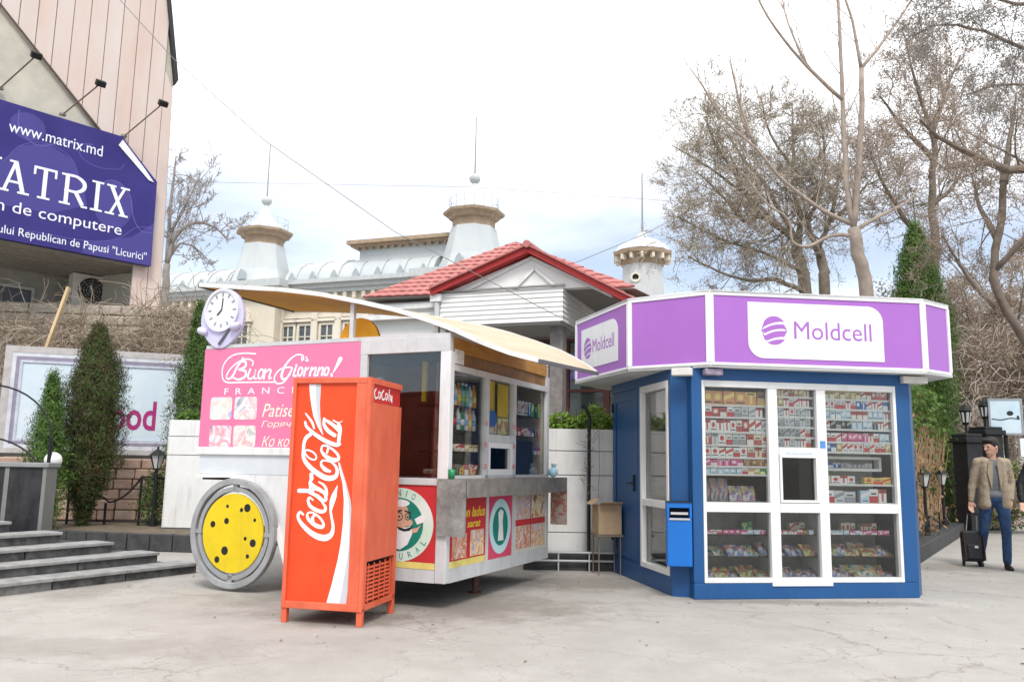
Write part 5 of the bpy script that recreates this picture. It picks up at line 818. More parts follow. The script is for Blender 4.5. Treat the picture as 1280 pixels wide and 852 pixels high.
for z0,z1 in ((.26,.9),(.98,2.22)): MB().rect(Fs,T_(.905),z0-.01,T_(.12),z1+.01,-.05,-.045).build('window_pane',glass,Q)
news=printmat('newsprint',[(.45,.45,.44),(.55,.54,.52),(.38,.36,.35),(.6,.52,.48),(.5,.52,.55),(.62,.62,.6)],26,.6,'vor')
for k in range(5): MB().rect(Fs,T_(.93),1.02+k*.24,T_(.1),1.02+k*.24+.225,-.12,-.115).build('hung_newspaper',news,Q)
for z in (.3,.62): MB().rect(Fs,T_(.93),z,T_(.1),z+.02,-.4,-.06).build('side_shelf',alu,Q); MB().rect(Fs,T_(.93),z+.021,T_(.1),z+.12,-.3,-.12).build('stacked_papers',news,Q)
# rest of the shell
MB().box(-.13,2.3,0,2.95,2.38,2.43).build('rear_wall',blue,Q); m=MB(); m.add([(2.56,.03,0),(2.75,.25,0),(2.9,2.3,0),(2.84,2.3,0),(2.68,.27,0),(2.52,.14,0)]+[(2.56,.03,2.43),(2.75,.25,2.43),(2.9,2.3,2.43),(2.84,2.3,2.43),(2.68,.27,2.43),(2.52,.14,2.43)],[tuple(range(5,-1,-1)),tuple(range(6,12))]+[(i,(i+1)%6,6+(i+1)%6,6+i) for i in range(6)]); m.build('right_wall',blue,Q)
MB().box(.06,.26,.0,2.55,2.25,.1).build('floor',mat('kiosk_floor',(.2,.2,.19),.7),Q)
gin=mat('inside_board',(.62,.62,.60),.6,var=.1); MB().box(.13,.5,1.32,.93,.52,2.28).build('back_board',gin,Q); MB().box(1.0,.5,1.56,1.42,.52,2.28).build('back_board',gin,Q); MB().box(1.5,.5,1.0,2.37,.52,2.28).build('back_board',gin,Q); MB().box(.13,.5,.17,2.37,.52,.9).build('back_board',mat('dim_back_board',(.3,.29,.27),.6,var=.35,vs=5),Q); MB().box(.93,.14,.17,.945,.5,.9).box(1.46,.14,.17,1.475,.5,.9).box(.93,.14,1.55,.945,.5,2.28).box(1.46,.14,1.0,1.475,.5,2.28).build('partition',gin,Q)
MB().box(-.05,1.9,.1,2.6,1.94,2.3).build('rear_shelving',printmat('rear_goods',[(.05,.04,.035),(.12,.07,.05),(.03,.03,.035),(.2,.12,.08),(.08,.08,.09)],7,.6,'vor'),Q)
# fascia
FZ0,FZ1=2.41,3.25
fp=[(-.78,2.15),(-.54,.53),(.165,-.14),(2.63,-.22),(3.13,.04),(3.3,2.1),(2.7,2.85),(-.15,2.85)]
prp=mat('fascia_purple',(.37,.145,.50),.35,vs=.7,rgb2=(.34,.128,.465),spec=.25,grime=.10,gcol=(.3,.2,.36)); fwh=mat('fascia_white',(.77,.77,.775),.35,var=.03,grime=.16)
m=MB(); m.prism(fr((0,0,0),(1,0,0),(0,1,0)),fp,FZ0+.005,FZ0+.03); m.build('fascia_soffit',mat('soffit_grey',(.60,.60,.58),.6,var=.12,vs=2),Q)
m=MB(); m.prism(fr((0,0,0),(1,0,0),(0,1,0)),fp,FZ1-.03,FZ1-.003); m.build('roof',fwh,Q)
FF=[]
for i in range(len(fp)):
    a,b=fp[i],fp[(i+1)%len(fp)]; Fq,l=wallframe(a,b); FF.append((Fq,l))
    MB().rect(Fq,.03,FZ0+.05,l-.03,FZ1-.05,-.03,-.012).build('fascia_panel',prp,Q)
    MB().rect(Fq,.0,FZ0,l,FZ0+.055,-.035,.0).build('fascia_rail',fwh,Q,bevel=.004); MB().rect(Fq,0,FZ1-.055,l,FZ1,-.035,0).build('fascia_rail',fwh,Q,bevel=.004); MB().rect(Fq,-.005,FZ0+.056,.045,FZ1-.056,-.035,.002).build('fascia_corner',fwh,Q); MB().rect(Fq,l-.045,FZ0+.056,l+.005,FZ1-.056,-.035,.002).build('fascia_corner',fwh,Q)
def logo_board(Fq,x0,x1,z0,z1,rc):
    o,u,v,n=Fq; F2=(o-n*.012,u,v,n); P=[(x0,z1)]
    for k in range(9): a=PI/2-k*PI/16; 
    P=[(x0,z1),(x0,z0+rc)]+[(x0+rc-rc*math.cos(a),z0+rc-rc*math.sin(a)) for a in [k*PI/16 for k in range(1,9)]]+[(x1,z0)]+[(x1,z1-rc)]+[(x1-rc+rc*math.cos(a),z1-rc+rc*math.sin(a)) for a in [k*PI/16 for k in range(1,9)]]
    lb=MB().prism(F2,P,.001,.006).build('logo_board',fwh,Q); w=x1-x0; h=z1-z0; F3=(F2[0]+n*.006,u,v,n)
    text('lettering','Moldcell',F3,x0+w*.335,z0+h*.36,w*.575,h*.32,prp,lb,.0005,.002)
    # round planet mark, swept bands
    cx,cz,r_=x0+w*.19,z0+h*.5,h*.26; m=MB()
    def band(f0,f1,g0,g1):
        P=[]; 
        for a in np.linspace(0,1,9): xx=-1+2*a; lo=f0+(f1-f0)*a+.18*math.sin(a*PI); P.append((xx,lo))
        for a in np.linspace(1,0,9): xx=-1+2*a; hi=g0+(g1-g0)*a+.18*math.sin(a*PI); P.append((xx,hi))
        Q2=[]
        for xx,zz in P:
            lim=math.sqrt(max(0,1-xx*xx)); Q2.append((cx+r_*xx*.93,cz+r_*max(-lim,min(lim,zz))))
        m.prism(F3,Q2,.0005,.002)
    band(.12,.62,1.1,1.2); band(-.35,.12,.0,.42); band(-.95,-.42,-.5,-.02); band(-1.3,-1.05,-1.05,-.62)
    m.build('emblem',prp,lb)
Ff,lf_=FF[2]; logo_board(Ff,.43,1.98,FZ0+.115,FZ1-.115,.17)
Fl,ll=FF[0]; logo_board(Fl,.2,ll-.3,FZ0+.16,FZ1-.16,.17)
MB().obox((-.1,.0,2.36),(.22,.12,.08),R(-25)).build('corner_lamp',mat('lamp_offwhite',(.62,.6,.56),.5),Q,bevel=.01); MB().obox((.22,-.06,2.365),(.2,.1,.07)).build('alarm_box',mat('alarm_mauve',(.30,.25,.33),.5,var=.4,vs=12),Q,bevel=.01)
MB().obox((2.6,.02,2.36),(.3,.16,.08)).build('corner_lamp',MATS['lamp_offwhite'],Q,bevel=.01)
# litter bin on the corner panel
bn=thing('litter_bin','bright blue metal litter bin hung on the corner of the kiosk','bin',(0,0,0)); bl=mat('bin_blue',(.012,.15,.52),.4,vs=2,rgb2=(.010,.13,.46)); bn.location=KM@Vector((-.16,.0,0)); bn.rotation_euler=(0,0,KA+R(-13)); Fb=LF()
m=MB(); m.rect(Fb,-.12,.33,.14,.82,-.16,0); m.build('body',bl,bn,bevel=.012); MB().frame(Fb,-.12,.82,.14,.99,.025,-.16,0,wt=.06,wb=.005).build('hood',bl,bn,bevel=.006); MB().rect(Fb,-.12,.985,.14,.995,-.165,.01).build('lid',black,bn); MB().rect(Fb,-.095,.825,.115,.93,-.15,-.13).build('opening',dark,bn); MB().rect(Fb,-.095,.805,.115,.824,.001,.01).build('lip',mat('bare_steel',(.6,.55,.5),.4,metal=.6),bn); MB().rect(Fb,-.08,.86,.1,.885,-.012,-.008).build('sticker',bm_('sticker_grey',(.45,.45,.45),.5),bn)
# ---- goods behind the kiosk panes: every pack a thing of its own
def shelf(z,x0,x1,y0=.058,y1=.42,nm='goods_shelf'): MB().box(x0,y0,z-.02,x1,y1,z).build(nm,mat('shelf_white',(.66,.66,.64),.5,var=.05),Q)
ORD=['top','second','third','fourth','fifth','sixth','seventh','eighth']
def row(z,x0,x1,w,h,cols,lab,name='carton',cat='box',grp='goods in the kiosk window',d=.06,y=.1,gap=.006,fillp=1.,jit=.12):
    x=x0; q_=0
    c=random.choice(cols)
    while x+w*.9<x1:
        if random.random()<.55: c=random.choice(cols)
        ww=w*rnd(1-jit,1+jit); hh=h*rnd(1-jit,1)
        if random.random()<fillp: place(name,PK[c],KM,(x+ww/2,y+rnd(-.008,.008),z),f'{c} {lab.split(" on ")[0]}, {NTH[q_]} from left on {lab.split(" on ",1)[1]}' if ' on ' in lab else f'{c} {lab}, {NTH[q_]} from left',cat,grp,rnd(-.04,.04),(ww-gap,d,hh)); q_+=1
        x+=ww
CVN=['pale blue','teal','orange','pink','dark']
L3='left upper kiosk pane'; M3='middle upper kiosk pane'; R3='right upper kiosk pane'
for i,(z,h,w,cols,n) in enumerate([(2.03,.155,.12,['brown','orange','green','yellow','cream'],'snack packet'),(1.9,.112,.085,['white','white','silver','black','red'],'small pack'),(1.74,.138,.075,['white','cream','white','red','silver'],'small pack'),(1.6,.12,.08,['white','white','silver','red','cream'],'small pack'),(1.47,.11,.085,['white','orange','cream','white'],'small pack'),(1.375,.072,.075,['red','pink','red','brown'],'sweets packet'),(1.29,.064,.07,['green','pale blue','gold','white','brown'],'gum packet')]):
    shelf(z,.15,.93); row(z,.16,.915,w,h,cols,f'{n} on the {ORD[i]} shelf, {L3}')
for i,z in enumerate([2.14,2.03,1.92,1.81,1.7,1.59]):
    shelf(z,.95,1.45); row(z,.96,1.44,.062,.097,[['cream','gold','orange'],['cream','white','gold'],['silver','silver','white'],['silver','grey','white'],['grey','grey','white'],['white','grey','silver']][i],f'cigarette pack on the {ORD[i]} shelf, {M3}','cigarette_pack','pack',jit=.04)
for i,z in enumerate([2.13,2.02,1.91,1.8,1.66,1.55]):
    shelf(z,1.48,2.36); row(z,1.5,2.34,.064,.097,[['red','gold','brown','white'],['white','white','blue','pale blue'],['white','pale blue','red','gold'],['white','white','black','pale blue'],['white','pale blue','pink','silver'],['white','white','gold','blue']][i],f'cigarette pack on the {ORD[i]} shelf, {R3}','cigarette_pack','pack',jit=.04)
MB().frame(LF(0,.2,0),1.5,1.34,2.3,1.5,.03,-.1,0).build('white_tray',pvc,Q); row(1.375,1.54,2.26,.09,.06,['grey','silver','blue'],'box inside the white tray, '+R3,y=.26)
shelf(1.2,1.48,2.36); row(1.2,1.5,1.95,.1,.09,['cream','white','orange'],'biscuit packet on the seventh shelf, '+R3); row(1.2,2.0,2.34,.11,.08,['pale blue','green','yellow'],'wafer packet on the seventh shelf, '+R3)
shelf(1.0,1.48,2.36); row(1.0,1.5,1.9,.13,.13,['white','silver','red'],'carton on the lowest shelf, '+R3); row(1.0,1.95,2.34,.1,.15,['red','white','pale blue'],'tall carton on the lowest shelf, '+R3)
# magazines: printed covers leaning behind the glass
mag=[printmat('cover_%d'%i,c,s_,.4,'vor') for i,(c,s_) in enumerate([([(.3,.38,.52),(.15,.2,.36),(.5,.5,.5),(.4,.16,.13),(.12,.12,.15)],3.6),([(.2,.4,.42),(.48,.5,.44),(.12,.18,.1),(.5,.36,.16),(.3,.33,.3)],4),([(.5,.24,.1),(.5,.44,.2),(.16,.28,.14),(.36,.1,.08),(.2,.16,.12)],4.2),([(.4,.18,.26),(.5,.46,.47),(.16,.15,.26),(.46,.38,.18),(.3,.28,.3)],3.8),([(.1,.1,.12),(.3,.28,.3),(.4,.2,.15),(.15,.2,.25)],4)])]
mm=[MB().add([(-.5,0,0),(.5,0,0),(.5,.06,.5),(-.5,.06,.5),(.5,.2,1),(-.5,.2,1),(-.5,.03,0),(.5,.03,0),(.5,.09,.5),(-.5,.09,.5),(.5,.23,1),(-.5,.23,1)],[(0,1,2,3),(3,2,4,5),(6,9,8,7),(9,11,10,8),(0,6,7,1),(4,10,11,5),(1,7,8,2),(2,8,10,4),(0,3,9,6),(3,5,11,9)]).mesh('magazine',q) for q in mag]
for (x0,x1,z,h,w,idx,lab,tilt) in [(.17,.5,1.0,.24,.1,[4],'dark magazine leaning at the bottom, left upper kiosk pane',0),(.48,.9,1.0,.16,.15,[0,3],'pale booklet leaning at the bottom, left upper kiosk pane',0)]:
    x=x0; q_=0
    while x+w*.8<x1: k=random.choice(idx); q_+=1; place('magazine',mm[k],KM,(x+w/2,.17,z),lab.replace(' leaning',f', {NTH[q_-1]} from left, leaning'),'magazine','magazines in the kiosk',rnd(-.05,.05),(w*.95,.3,h)); x+=w
shelf(.995,.15,.93)
for pn,(x0,x1) in (('left',(.16,.92)),('middle',(.95,1.45)),('right',(1.5,2.34))):
    for si,(z,nm) in enumerate(((.655,'upper'),(.425,'middle'),(.2,'bottom'))):
        MB().box(x0-.02,.1,z-.012,x1+.02,.48,z).build('goods_shelf',glassmat('kiosk_shelf_glass',(.8,.86,.84),.9) if 'kiosk_shelf_glass' not in MATS else MATS['kiosk_shelf_glass'],Q)
        x=x0+.05; q_=0
        if si==0: 
            row(z,x0,x1,.07,.045,['pink','pink','pale blue','white'] if pn=='left' else ['white','pale blue','pink','brown'],f'sweets tray on the upper shelf, {pn} lower kiosk pane','sweets_tray','tray',y=.16)
            row(z,x0+.2,x1-.05,.06,.12,['cream','gold','white','green'],f'upright carton on the upper shelf, {pn} lower kiosk pane',y=.3,fillp=.6)
        else:
            while x<x1-.03:
                k=random.choice([0,1,2,3] if si==1 else [0,1,2,3]); place('magazine',mm[k],KM,(x,.1+rnd(0,.12),z+.002),f'{CVN[k]} magazine, {NTH[min(q_,21)]} from left on the {nm} shelf, {pn} lower kiosk pane','magazine','magazines in the kiosk',rnd(-.4,.4),(rnd(.1,.17),.45,rnd(.07,.14)),rx=R(rnd(-28,2))); x+=rnd(.035,.06); q_+=1
# ---------------------------------------------------------------- bare trees
def rv(s=1.): return Vector((random.gauss(0,s),random.gauss(0,s),random.gauss(0,s)))
def bare_tree(label,limbs,bark_m,twig_m,leaf_m,lv,nb,seed,leafn=2,leaf=.035,rtip=.004,up=.25,droop=0,spread=.85,name='bare_tree',lens=(.55,.5),group=None,sides=3,spawn_from=1,lsp=.1):
    """limbs: [(points, r0, r1), ...] in world space; fine branches are grown from every limb"""
    random.seed(seed); b=Vector(limbs[0][0][0]); b.z=0; t=thing(name,label,'tree',tuple(b),0,group)
    A=MB(); Tw=MB(); leaves=[]; 
    def grow(p,d,L_,r_,lev):
        k=4 if lev<2 else 3; P=[p]; dd=d.normalized(); rr=[r_]
        for i in range(k):
            dd=(dd+rv(.17)+Vector((0,0,up*.25-droop*(i/k)))).normalized(); P.append(P[-1]+dd*L_/k); rr.append(max(rtip*.6,r_*(1-.75*(i+1)/k)))
        (A if lev==0 else Tw).tube(P,rr,4 if lev==0 else sides,False)
        if lev<lv:
            n=int(nb[min(lev+1,len(nb)-1)]+random.random())
            for i in range(n):
                f=rnd(.25,1); j=min(k-1,int(f*k)); q=P[j].lerp(P[j+1],f*k-j); d2=(P[j+1]-P[j]).normalized(); a=(d2+rv(spread*.75)+Vector((0,0,up*.35))).normalized(); grow(q,a,L_*rnd(.4,.75)*(1-.3*f),max(rtip,rr[j]*.6),lev+1)
        else:
            for i in range(leafn): leaves.append(P[random.randint(1,k)]+rv(lsp))
    for li,(P,r0,r1) in enumerate(limbs):
        P=[Vector(p) for p in P]; Q_=[]; k=len(P)
        for i in range(k-1):
            p1,p2=P[i],P[i+1]; p0=P[i-1] if i else p1*2-p2; p3=P[i+2] if i+2<k else p2*2-p1
            for s_ in range(3): u=s_/3; Q_.append(.5*((2*p1)+(p2-p0)*u+(2*p0-5*p1+4*p2-p3)*u*u+(3*p1-p0-3*p2+p3)*u**3)+rv(r0*.12))
        Q_.append(P[-1]); n=len(Q_); rr=[r0+(r1-r0)*i/(n-1) for i in range(n)]; A.tube(Q_,rr,7,True)
        if li<spawn_from: continue
        LL=sum((P[i+1]-P[i]).length for i in range(k-1)); m_=max(3,int(LL*lens[1]*nb[0]))
        for i in range(m_):
            f=rnd(.12,1.0); j=min(n-2,int(f*(n-1))); q=Q_[j]; d2=(Q_[j+1]-Q_[j]).normalized(); a=(d2*.7+rv(spread)+Vector((0,0,up))).normalized(); grow(q,a,lens[0]*rnd(.7,1.5)*(1.2-.5*f),max(rtip*1.5,rr[j]*.28),0)
    loc=Vector(b)
    def shift(M): M.v=[(x-loc.x,y-loc.y,z-loc.z) for x,y,z in M.v]
    shift(A); shift(Tw); o=A.build('trunk',bark_m,t); o.data.polygons.foreach_set('use_smooth',[True]*len(o.data.polygons)); Tw.build('crown',twig_m,t)
    if leaves and leaf_m:
        C=np.array([(v-loc)[:] for v in leaves]); cloud('leaves',C,NP.normal(size=C.shape),leaf,leaf_m,t,aspect=.6)
    return t
paleb=mat('pale_bark',(.36,.295,.245),.85,var=.25,vs=6,bump=.3,bs=15); greyt=mat('grey_twig',(.27,.24,.21),.9,var=.2); darkb=mat('dark_bark',(.19,.15,.12),.9,var=.3,vs=6,bump=.5,bs=12); brownt=mat('brown_twig',(.36,.30,.255),.9,var=.25)
budl=leafmat('bud_olive',(.20,.17,.125),(.42,.355,.26)); dryl=leafmat('dry_brown_leaf',(.22,.165,.12),(.44,.345,.26)); greyl=leafmat('grey_seed',(.16,.15,.145),(.34,.31,.29))
tr=[(6.66,15.0,0),(6.6,15,2.4),(6.58,15.0,4.58),(6.49,15.0,5.16),(6.39,15.0,5.85)]
bare_tree('slender pale barked tree with two bare stems rising behind the kiosk',[(tr,.14,.115),([(6.37,15.0,5.87),(6.32,15.06,6.89),(6.33,15.12,8.04),(6.37,15.18,9.4),(6.39,15.24,10.62),(6.43,15.3,11.7)],.06,.02),([(6.39,15.0,5.87),(6.46,14.9,6.68),(6.55,14.8,7.91),(6.55,14.7,8.9)],.062,.045),([(6.55,14.7,8.9),(6.42,14.63,9.6),(6.26,14.57,10.21),(6.14,14.5,10.83)],.035,.014),([(6.55,14.7,8.9),(7.1,14.9,9.59),(7.79,15.1,10.56),(8.25,15.3,11.21)],.036,.012),([(6.32,15.0,5.93),(5.62,14.8,6.2),(4.9,14.6,6.67),(4.41,14.4,7.15),(3.78,14.2,7.6),(3.38,14.0,8.11),(3.08,13.8,8.38)],.042,.009),([(4.44,14.5,7.19),(4.12,14.35,7.98),(3.91,14.2,8.84)],.03,.01),([(4.3,14.5,7.35),(4.11,14.8,8.83)],.022,.008),([(6.28,15.0,8.4),(5.57,14.8,8.94),(5.06,14.6,9.39),(4.56,14.4,10.0),(4.29,14.2,10.6)],.04,.012),([(5.57,14.8,8.94),(5.27,14.95,9.92),(5.19,15.1,10.85)],.025,.01),([(6.43,15.0,5.82),(6.97,15.17,6.15),(7.53,15.33,6.45),(7.94,15.5,6.83)],.045,.015),([(6.26,14.9,5.68),(5.9,14.82,5.65),(5.42,14.73,5.41),(5.1,14.65,5.47),(5.02,14.57,5.85),(4.62,14.48,6.12),(4.25,14.4,6.54)],.04,.012)],paleb,paleb,None,1,[4.5,2.4],11,0,up=.9,lens=(1.0,.6),rtip=.0055,spread=.5)
bu=[([(8.9,24,0),(8.72,24,6.39),(8.57,24,7.41),(8.47,24,8.15)],.2,.16),([(8.47,24.0,8.15),(7.9,23.7,8.42),(7.23,23.4,8.69),(6.67,23.1,8.46),(5.91,22.8,9.19),(5.16,22.5,9.67)],.12,.02),([(8.51,24.0,7.9),(8.71,24.25,8.98),(8.59,24.5,10.08),(8.77,24.75,11.48),(8.85,25.0,12.93)],.11,.02),([(8.5,24.0,8.1),(7.84,24.5,9.93),(7.26,25.0,11.02),(6.78,25.5,12.29)],.09,.02),([(8.66,24.0,6.56),(7.75,23.75,6.85),(6.97,23.5,6.78),(5.98,23.25,6.94),(5.0,23.0,7.34)],.08,.02),([(7.23,23.4,8.69),(6.7,23.6,9.8),(6.0,23.5,10.9),(5.7,23.4,11.6)],.08,.02),([(8.65,24.3,10.4),(7.9,24.3,11.6),(7.6,24.2,12.8)],.05,.02),([(8.6,24,7.2),(7.4,23.8,7.7),(6.0,23.4,8.0),(4.7,23,8.5)],.06,.015),([(7.9,23.7,8.5),(6.9,23.8,9.5),(5.6,23.7,10.4),(4.7,23.6,10.9)],.06,.015)]
bare_tree('broad spreading tree with fine twigs and olive buds left of the pale trunk',bu,mat('olive_bark',(.25,.21,.165),.9,var=.3,vs=6,bump=.4,bs=12),mat('olive_twig',(.40,.345,.28),.9,var=.2),[budl],3,[4.2,4.4,4],21,4,.021,rtip=.0085,up=.12,droop=.12,lens=(1.55,1.25))
bu2=[([(9.3,24.2,0),(9.29,24.0,6.4),(9.32,24.1,7.2),(9.14,24.2,8.09)],.18,.14),([(9.11,24.0,7.91),(9.59,24.33,8.76),(10.01,24.67,9.9),(10.32,25.0,11.34)],.09,.02),([(9.18,24.0,7.67),(8.76,23.75,8.58),(9.05,23.5,9.36),(9.13,23.25,10.63),(8.96,23.0,11.77)],.09,.02),([(9.6,24.3,8.8),(10.3,24.3,9.4),(11,24.2,10.3)],.07,.02)]
bare_tree('twin of the spreading tree, its darker trunk just left of the pale stem',bu2,MATS['olive_bark'],MATS['olive_twig'],[budl],3,[4.2,4.4,4],22,4,.021,rtip=.0085,up=.12,droop=.1,lens=(1.5,1.25))
dk=[([(11.1,21,0),(11.01,21.0,5.82),(11.06,21.0,7.36),(11.06,21.0,8.24),(11.2,21.0,9.79),(11.08,21.0,10.69)],.15,.06),([(11.09,21.0,8.35),(11.88,21.5,8.97),(12.66,22.0,9.97)],.08,.02),([(11.18,21.0,9.56),(10.17,20.5,10.23),(9.35,20.0,10.87)],.08,.02),([(11.16,21.0,10.24),(11.82,21.5,11.62),(12.63,22.0,13.07)],.07,.02),([(11.05,21.0,7.2),(10.6,21,7.5),(10.08,21.0,8.3),(9.71,21.0,9.09),(9.43,21.0,9.98)],.09,.02),([(11.1,21,10.6),(10.8,21,11.8),(10.6,21,13.0)],.06,.02)]
bare_tree('dark trunked tree with reddish dry leaves behind the green thuja',dk,darkb,brownt,[dryl],3,[4,4.2,4],31,5,.023,rtip=.008,up=.15,lens=(1.4,1.2))
rt=[([(12.6,17,0),(11.6,17,2.6),(10.6,17.0,4.3),(10.17,17.0,5.37),(10.36,17.0,6.42),(10.53,17.0,7.67)],.11,.07),([(10.5,17.0,7.5),(11.02,17.5,8.6),(11.57,18.0,9.98)],.09,.02),([(10.31,17.0,6.24),(10.26,17.5,7.11),(10.42,18.0,8.02)],.07,.02),([(10.2,17,5.6),(10.8,16.6,6.4),(11.3,16.4,7.6)],.07,.02),([(10.15,17,4.8),(9.7,17.2,5.5),(9.3,17.3,6.4)],.06,.02),([(11.33,17.0,7.95),(10.4,16.62,7.67),(9.52,16.25,7.81),(8.75,15.88,7.94),(8.02,15.5,8.24)],.11,.025)]
bare_tree('rust brown tree with a thick limb reaching left at the right edge',rt,darkb,brownt,[dryl],3,[4,4.2,4],41,5,.02,rtip=.0068,up=.1,lens=(1.05,1.2))
tp=[([(11.5,13.4,0),(11.2,13.3,5),(10.6,13.2,7.6),(9.9,13.1,8.2)],.2,.1),([(9.9,13.1,8.2),(9.23,13.0,8.45),(8.39,12.75,8.3),(7.59,12.5,8.44),(6.81,12.25,8.42),(6.16,12.0,8.06)],.05,.008),([(10.2,13.1,8.6),(9.29,13.0,9.18),(8.26,12.67,9.04),(7.15,12.33,9.03),(6.32,12.0,8.74)],.05,.008),([(10,13.1,7.7),(9.17,13.0,7.74),(8.4,12.83,7.71),(7.63,12.67,7.55),(7.12,12.5,7.19)],.04,.006)]
bare_tree('hanging twigs with grey seed clusters overhead in the top right corner',tp,darkb,greyt,[greyl],3,[4.4,4,3.4],51,4,.018,rtip=.0048,up=-.05,droop=.2,lens=(.8,1.3),spread=.9)
lb=[([(-14.6,34,0),(-14.62,34.0,7.74),(-14.63,34.0,9.46)],.2,.14),([(-14.63,34.0,9.46),(-14.35,34.0,10.68),(-13.54,34.0,11.29),(-12.68,34.0,11.06),(-12.13,34.0,10.55)],.1,.03),([(-14.63,34.0,9.46),(-14.69,34.0,11.56),(-14.66,34.0,12.98),(-14.62,34.0,14.23)],.1,.03),([(-14.57,34.0,10.85),(-13.96,34.0,12.28),(-13.53,34.0,13.36)],.07,.02),([(-14.61,34.0,9.63),(-14.15,34.0,10.34),(-13.46,34.0,10.17),(-12.74,34.0,9.49)],.07,.02)]
bare_tree('bare distant tree between the pink building and the left turret',lb,mat('far_bark',(.28,.25,.23),.9,var=.2),mat('far_twig',(.38,.35,.34),.9,var=.15),None,3,[4,4,3.4],61,0,rtip=.014,up=.3,lens=(1.4,.8))
# brown thicket far right, a wood nobody could count
for k,(x,y,h,sd,lab) in enumerate([(13.2,25,8,71,'dense brown shrubbery tree behind the street lantern'),(15.6,26,9,72,'tall rust coloured tree at the far right background'),(17.5,30,10,73,'rounded brown tree in the farthest row at right'),(10.4,26.5,6,74,'low brown tree behind the green thuja'),(12,32,9,75,'hazy brown tree far behind the kiosk thuja')]):
    L_=[([(x,y,0),(x+.1,y,h*.25),(x,y,h*.45)],.2,.13)]
    random.seed(sd)
    for j in range(7):
        a=j*.9+rnd(0,.5); z0=h*rnd(.15,.42); L_.append(([(x,y,z0),(x+math.cos(a)*h*.13,y+math.sin(a)*h*.1,z0+h*.2),(x+math.cos(a)*h*.25,y+math.sin(a)*h*.2,z0+h*rnd(.3,.55))],.07,.02))
    bare_tree(lab,L_,darkb,brownt,[dryl],3,[3.6,4.4,4],sd,4,.036,rtip=.011,up=.1,lens=(h*.16,1.1))
tangle('bramble_thicket','mass of tangled brown brambles filling the background at the right',[((9.5,21.5,.5),(13,24,5.2)),((13,23,.3),(19,26,5.5))],650,.016,m_=brownt)
# small far conifer and scrub beside the right turret


# ---------------------------------------------------------------- right side: kerb, ivy fence, lanterns, gate
A0,A1=Vector((5.75,12.0,0)),Vector((10.15,18.7,0)); dv=(A1-A0).normalized(); ang=math.atan2(dv.y,dv.x); Ln=(A1-A0).length
rk=thing('kerb','dark grey raised kerb under the ivy fence beside the walking man','kerb',tuple(A0),ang)
nk=8
for i in range(nk): MB().box(i*Ln/nk+.006,0,0,(i+1)*Ln/nk-.006,.5,.24+rnd(-.004,.004)).build('kerb_stone',kerbm,rk,bevel=.015)
m=MB(); m.box(-1.2,.42,0,-.01,.9,.24); m.build('kerb_stone',kerbm,rk,bevel=.015)
iv=thing('ivy_fence','tall fence overgrown with green ivy above and dry brown stems below','fence',tuple(A0+Vector((0,0,.2))),ang)
for i in range(5): MB().tube([(.3+i*1.75,.62,0),(.3+i*1.75,.62,2.7)],.035,6).build('post',black,iv)
m=MB(); [m.tube([(0,.62,z),(7.9,.62,z)],.02,5) for z in (.4,1.4,2.5)]; [m.tube([(i*.22,.62,.1),(i*.22,.62,2.6)],.009,4) for i in range(36)]; m.build('fence_rails',black,iv)
n=15000; C=np.stack([NP.uniform(-.9,8,n),.6+NP.normal(size=n)*.16,NP.uniform(0,2.85,n)],1); hgt=C[:,2]+.35*np.sin(C[:,0]*2.1)+.2*np.sin(C[:,0]*5.3); keep=(NP.rand(n)<np.clip(.35+.5*(hgt-1.0),.28,1)); C=C[keep]; hgt=hgt[keep]; bump_=.14*np.sin(C[:,0]*4)*np.cos(C[:,2]*3.1); C[:,1]-=np.abs(bump_); Nn=NP.normal(size=C.shape)*.6+np.array([0,-1,.4]); idx=np.where(hgt+NP.normal(size=len(C))*.35>1.75,0,np.where(NP.rand(len(C))<.14,1,2)); cloud('ivy_leaves',C,Nn,.055,[leafmat('ivy_green',(.05,.10,.02),(.15,.24,.05)),thg,dry],iv,idx=idx,aspect=.75,kind='stuff')
m=MB(); random.seed(5)
for i in range(800):
    x=rnd(-.7,8); P=[Vector((x,.55+rnd(-.15,.1),rnd(0,.3)))]; d=Vector((rnd(-.2,.2),0,1))
    for k in range(6): d=(d+Vector((rnd(-.3,.3),rnd(-.12,.12),.1))).normalized(); P.append(P[-1]+d*rnd(.22,.38))
    m.tube(P,[.012-.0014*k for k in range(7)],3,False)
m.build('dry_stems',mat('dry_stem',(.36,.24,.145),.9,var=.3),iv,kind='stuff')
for t_,lab in ((.55,'black lantern post on the kerb nearest the kiosk'),(3.4,'middle lantern post half hidden in the ivy fence'),(6.2,'far lantern post on the kerb beside the gate pillar')):
    p=A0+dv*t_+Vector((-dv.y,dv.x,0))*.22; lantern((p.x,p.y,.24),1.14,lab)
lf2=thing('kerb_fence','low black iron rail along the right hand kerb','fence',tuple(A0+Vector((0,0,.24))),ang); m=MB(); m.tube([(.5+7*i/28,.22,.3-.17*math.sin((i%14)/14*PI)) for i in range(29)],.014,5); m.build('rail',black,lf2)
for i in range(5): MB().tube([(.55+i*1.6,.22,0),(.55+i*1.6,.22,.32)],.014,5).build('post',black,lf2)
gp=mat('black_gate_stone',(.022,.022,.024),.5,var=.3)
